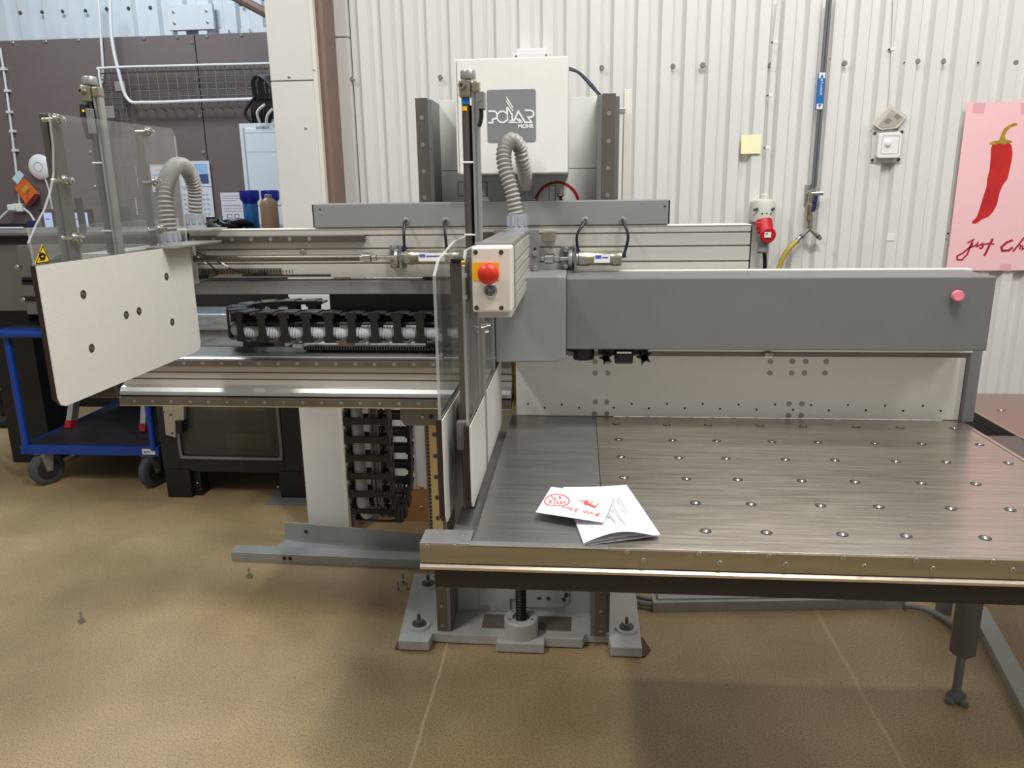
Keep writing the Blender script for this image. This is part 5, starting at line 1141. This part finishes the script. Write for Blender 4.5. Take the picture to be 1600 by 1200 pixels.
# air pipe with valve
c = thing('air_pipe', 'grey compressed air pipe with blue label, valve and yellow hose', 'pipe', PY(1270, 300, WF))
p0, p1 = PY(1296, -6, WF-.022), PY(1272, 292, WF-.022); dx = .011
MB().cyl(p0-Vector((dx/2, 0, 0)), p1-Vector((dx/2, 0, 0)), .006, 12).build('pipe', 'pipe_grey', c); MB().cyl(p0+Vector((dx/2, 0, 0)), p1+Vector((dx/2, 0, 0)), .0055, 12).build('pipe', 'pipe_grey', c)
a_, b_ = PY(1286, 113, WF-.03), PY(1282, 171, WF-.03)
B('pipe_label', 'label_blue', a_.x-.015, a_.x+.009, WF-.031, WF-.012, b_.z, a_.z, c, .003)
for z, s in ((a_.z-.001, -1), (b_.z+.001, 1)):
    B('arrow_field', 'plastic_white', a_.x-.0145, a_.x+.0085, WF-.0316, WF-.031, min(z, z+s*.02), max(z, z+s*.02), c, 0)
    z2 = z+s*.003; MB().prism([(a_.x-.003-.006, WF-.0317, z+s*.018), (a_.x-.003+.006, WF-.0317, z+s*.018), (a_.x-.003, WF-.0317, z2)], (0, -.0004, 0)).build('arrow', 'label_blue', c)
MB().cyl((a_.x-.003, WF-.0311, a_.z-.028), (a_.x-.003, WF-.0316, a_.z-.028), .0035, 12).build('label_dot', 'plastic_white', c)
text('Tryckluft', .0135, (a_.x-.0065, WF-.0318, (a_.z+b_.z)/2+.034), (0, 0, -1), (1, 0, 0), 'plastic_white', 'label_print', c)
q0, q1 = PY(1259, 288, WF-.01), PY(1273, 318, WF-.01); B('bracket_plate', 'alu_plain', q0.x, q1.x, WF-.012, WF, q1.z, q0.z, c, .001)
screws('bracket_screw', 'chrome', [PY(x, y, WF-.012) for x, y in ((1264, 294), (1263, 303), (1264, 314))], .006, c)
v0 = PY(1267, 303, WF-.035); MB().cyl(v0, v0+Vector((.045, -.003, .002)), .009, 14).build('elbow', 'chrome', c)
MB().lathe(PY(1266, 318, WF-.035), (-.02, 0, -1), [(-.04, .011), (0, .011), (.003, .014), (.03, .014), (.033, .012), (.05, .014), (.07, .011)], 16).build('valve_body', 'brass_worn', c)
h0, h1 = PY(1276, 305, WF-.05), PY(1271, 331, WF-.05)
MB().prism([h0+Vector((-.007, 0, 0)), h0+Vector((.007, 0, .002)), h1+Vector((.009, 0, .01)), h1+Vector((.004, 0, 0)), h1+Vector((-.008, 0, 0))], (0, .008, 0)).build('valve_handle', 'valve_blue', c, .002)
y0_ = PY(1265, 357, WF-.035); la_, lb_ = PY(1247, 375, WF-.04), PY(1283, 374, WF-.04)
MB().cyl(PY(1266, 336, WF-.035), y0_, .012, 14).build('splitter', 'brass_worn', c)
for e in (la_, lb_):
    dd = (e-y0_); MB().lathe(y0_, dd, [(0, .0085), (dd.length*.5, .0085), (dd.length*.5, .010), (dd.length*.8, .010), (dd.length, .0075)], 14).build('splitter_leg', 'chrome', c)
    m_ = y0_+dd*.72; MB().cyl(m_-dd*.04, m_+dd*.04, .0106, 14).build('blue_ring', 'valve_blue', c)
MB().cyl(la_, la_+(la_-y0_)*.18, .011, 14).build('hose_clamp', 'screw_steel', c)
MB().tube(spline([la_+(la_-y0_)*.1, PY(1236, 385, WF-.045), PY(1225, 400, WF-.05), PY(1217, 420, WF-.05), PY(1213, 445, WF-.05), PY(1211, 500, WF-.05), PY(1212, 600, WF-.05)]), .0105, 14).build('yellow_hose', 'hose_yellow', c)
# thermostat
c = thing('thermostat', 'white room thermostat on a clear plate with a folded leaflet', 'thermostat', PY(1390, 230, WF))
q4 = [PY(x, y, WF-.002) for x, y in ((1363, 204), (1414, 204), (1407, 254), (1360, 254))]
MB().prism(q4, (0, -.003, 0)).build('back_plate', 'plastic_light', c)
screws('plate_screw', 'screw_dark', [PY(x, y, WF-.006) for x, y in ((1367, 208), (1409, 206), (1363, 250), (1404, 249))], .006, c)
cx_, cz_ = PY(1390, 228, WF-.03).x, PY(1390, 227, WF-.03).z
MB().prism(rrect(cx_-.044, cx_+.044, cz_-.048, cz_+.048, .012, WF-.03), (0, .027, 0)).build('body', 'plastic_white', c, .003)
MB().stroke(rrect(cx_-.03, cx_+.034, cz_-.032, cz_+.036, .004, WF-.0301), .002, (0, -.0006, 0), True).build('face_frame', 'cabinet_line', c)
MB().lathe((cx_-.008, WF-.03, cz_+.008), (0, -1, 0), [(0, .012), (.006, .0115), (.007, .010), (.007, 0)], 24).build('dial', 'plastic_white', c)
fl = [PY(x, y, WF-.02) for x, y in ((1363, 194), (1392, 164), (1418, 181), (1402, 200), (1377, 203))]
lf = thing('leaflet', 'folded grey printed leaflet tucked above the thermostat', 'leaflet', fl[0])
MB().prism(fl, (0, .012, .002)).build('leaf', 'leaflet_grey', lf); MB().prism([PY(x, y, WF-.0205) for x, y in ((1372, 196), (1393, 171), (1412, 184), (1398, 198), (1378, 200))], (0, -.001, 0)).build('printed_area', 'leaflet_print', lf)
for q_ in ([(1381, 190), (1388, 184), (1394, 188), (1387, 194)], [(1397, 182), (1402, 177), (1408, 182), (1402, 187)]): MB().prism([PY(x, y, WF-.0216) for x, y in q_], (0, -.0006, 0)).build('printed_picture', 'plug_grey', lf)
# poster
PYY = WF-.012
c = thing('chili_poster', 'pink poster with a painted red chili and brush lettering', 'poster', PY(1495, 423, PYY))
a_, b_ = PY(1511, 160, PYY), PY(1479, 423, PYY)
MB().box(a_.x, a_.x+.5, PYY, PYY+.0015, b_.z, a_.z).build('poster_sheet', 'poster_pink', c)
C4 = lambda L, Y=PYY-.0003: [PY(1470+x/4, 140+y/4, Y) for x, y in L]
MB().prism(C4([(322, 345), (345, 333), (372, 336), (400, 342), (425, 333), (442, 348), (448, 400), (441, 450), (430, 500), (415, 560), (385, 600), (365, 650), (350, 720), (325, 765), (300, 792), (255, 812), (222, 836), (198, 838), (196, 826), (225, 795), (243, 745), (262, 680), (285, 610), (290, 560), (305, 500), (312, 420), (314, 370)]), (0, -.0006, 0)).build('chili_painting', 'chili_red', c)
g = MB().prism(C4([(306, 330), (340, 320), (365, 318), (378, 280), (395, 245), (425, 222), (460, 208), (480, 212), (475, 222), (440, 232), (412, 258), (398, 290), (405, 312), (440, 318), (446, 328), (415, 334), (395, 338), (375, 332), (345, 345), (308, 340)], PYY-.001), (0, -.0006, 0)); g.build('stem_painting', 'chili_stem', c)
JW = [([(168, 958), (205, 935), (196, 948), (165, 1030), (130, 1065), (102, 1062), (102, 1040), (140, 1020), (180, 985), (200, 962), (190, 985), (215, 975), (232, 955), (225, 980), (240, 975), (262, 958), (252, 968), (264, 978), (254, 992), (240, 988)], .0065), ([(325, 932), (300, 980), (282, 1020), (270, 1038)], .009), ([(262, 968), (300, 962), (332, 965)], .006)]
CW = [([(450, 940), (412, 955), (378, 985), (385, 1008), (425, 1005), (450, 985)], .009), ([(520, 925), (490, 965), (450, 1012)], .007), ([(455, 1005), (490, 970), (500, 975), (492, 1000)], .006), ([(512, 972), (508, 1000), (530, 985)], .006), ([(528, 925), (532, 930)], .006)]
for W_ in (JW, CW):
    g = MB()
    for L, wd in W_: g.stroke(C4(L), wd, (0, -.0006, 0))
    g.build('brush_word', 'poster_ink', c)
for L in ([(207, 82), (282, 84), (268, 150), (194, 143)], [(502, 84), (560, 84), (560, 152), (498, 152)], [(374, 1088), (442, 1090), (436, 1134), (368, 1130)]): MB().prism(C4(L, PYY-.0002), (0, -.0004, 0)).build('tape', 'tape_pink', c)
tag(MB().box(PY(1386, 365, WF).x, PY(1398, 365, WF).x, WF-.002, WF, PY(1390, 376, WF).z, PY(1390, 365, WF).z).build('wall_patch', 'plastic_white'), 'small white taped patch low on the ribbed wall', 'patch')

GR = {'spray_can': 'spray cans on the steel machine top', 'floor_anchor': 'anchor bolts standing on the floor', 'monitor': 'lit screens on the desk', 'notice_sheet': 'sheets on the brown wall', 'label_strip': 'narrow strips on the brown wall', 'sensor_lead': 'sensor leads on the slotted beam', 'wall_cable': 'white cables on the walls', 'floor_cable': 'grey cables on the floor'}
for o in S.objects:
    if o.parent is None and o.name.split('.')[0] in GR: o['group'] = GR[o.name.split('.')[0]]
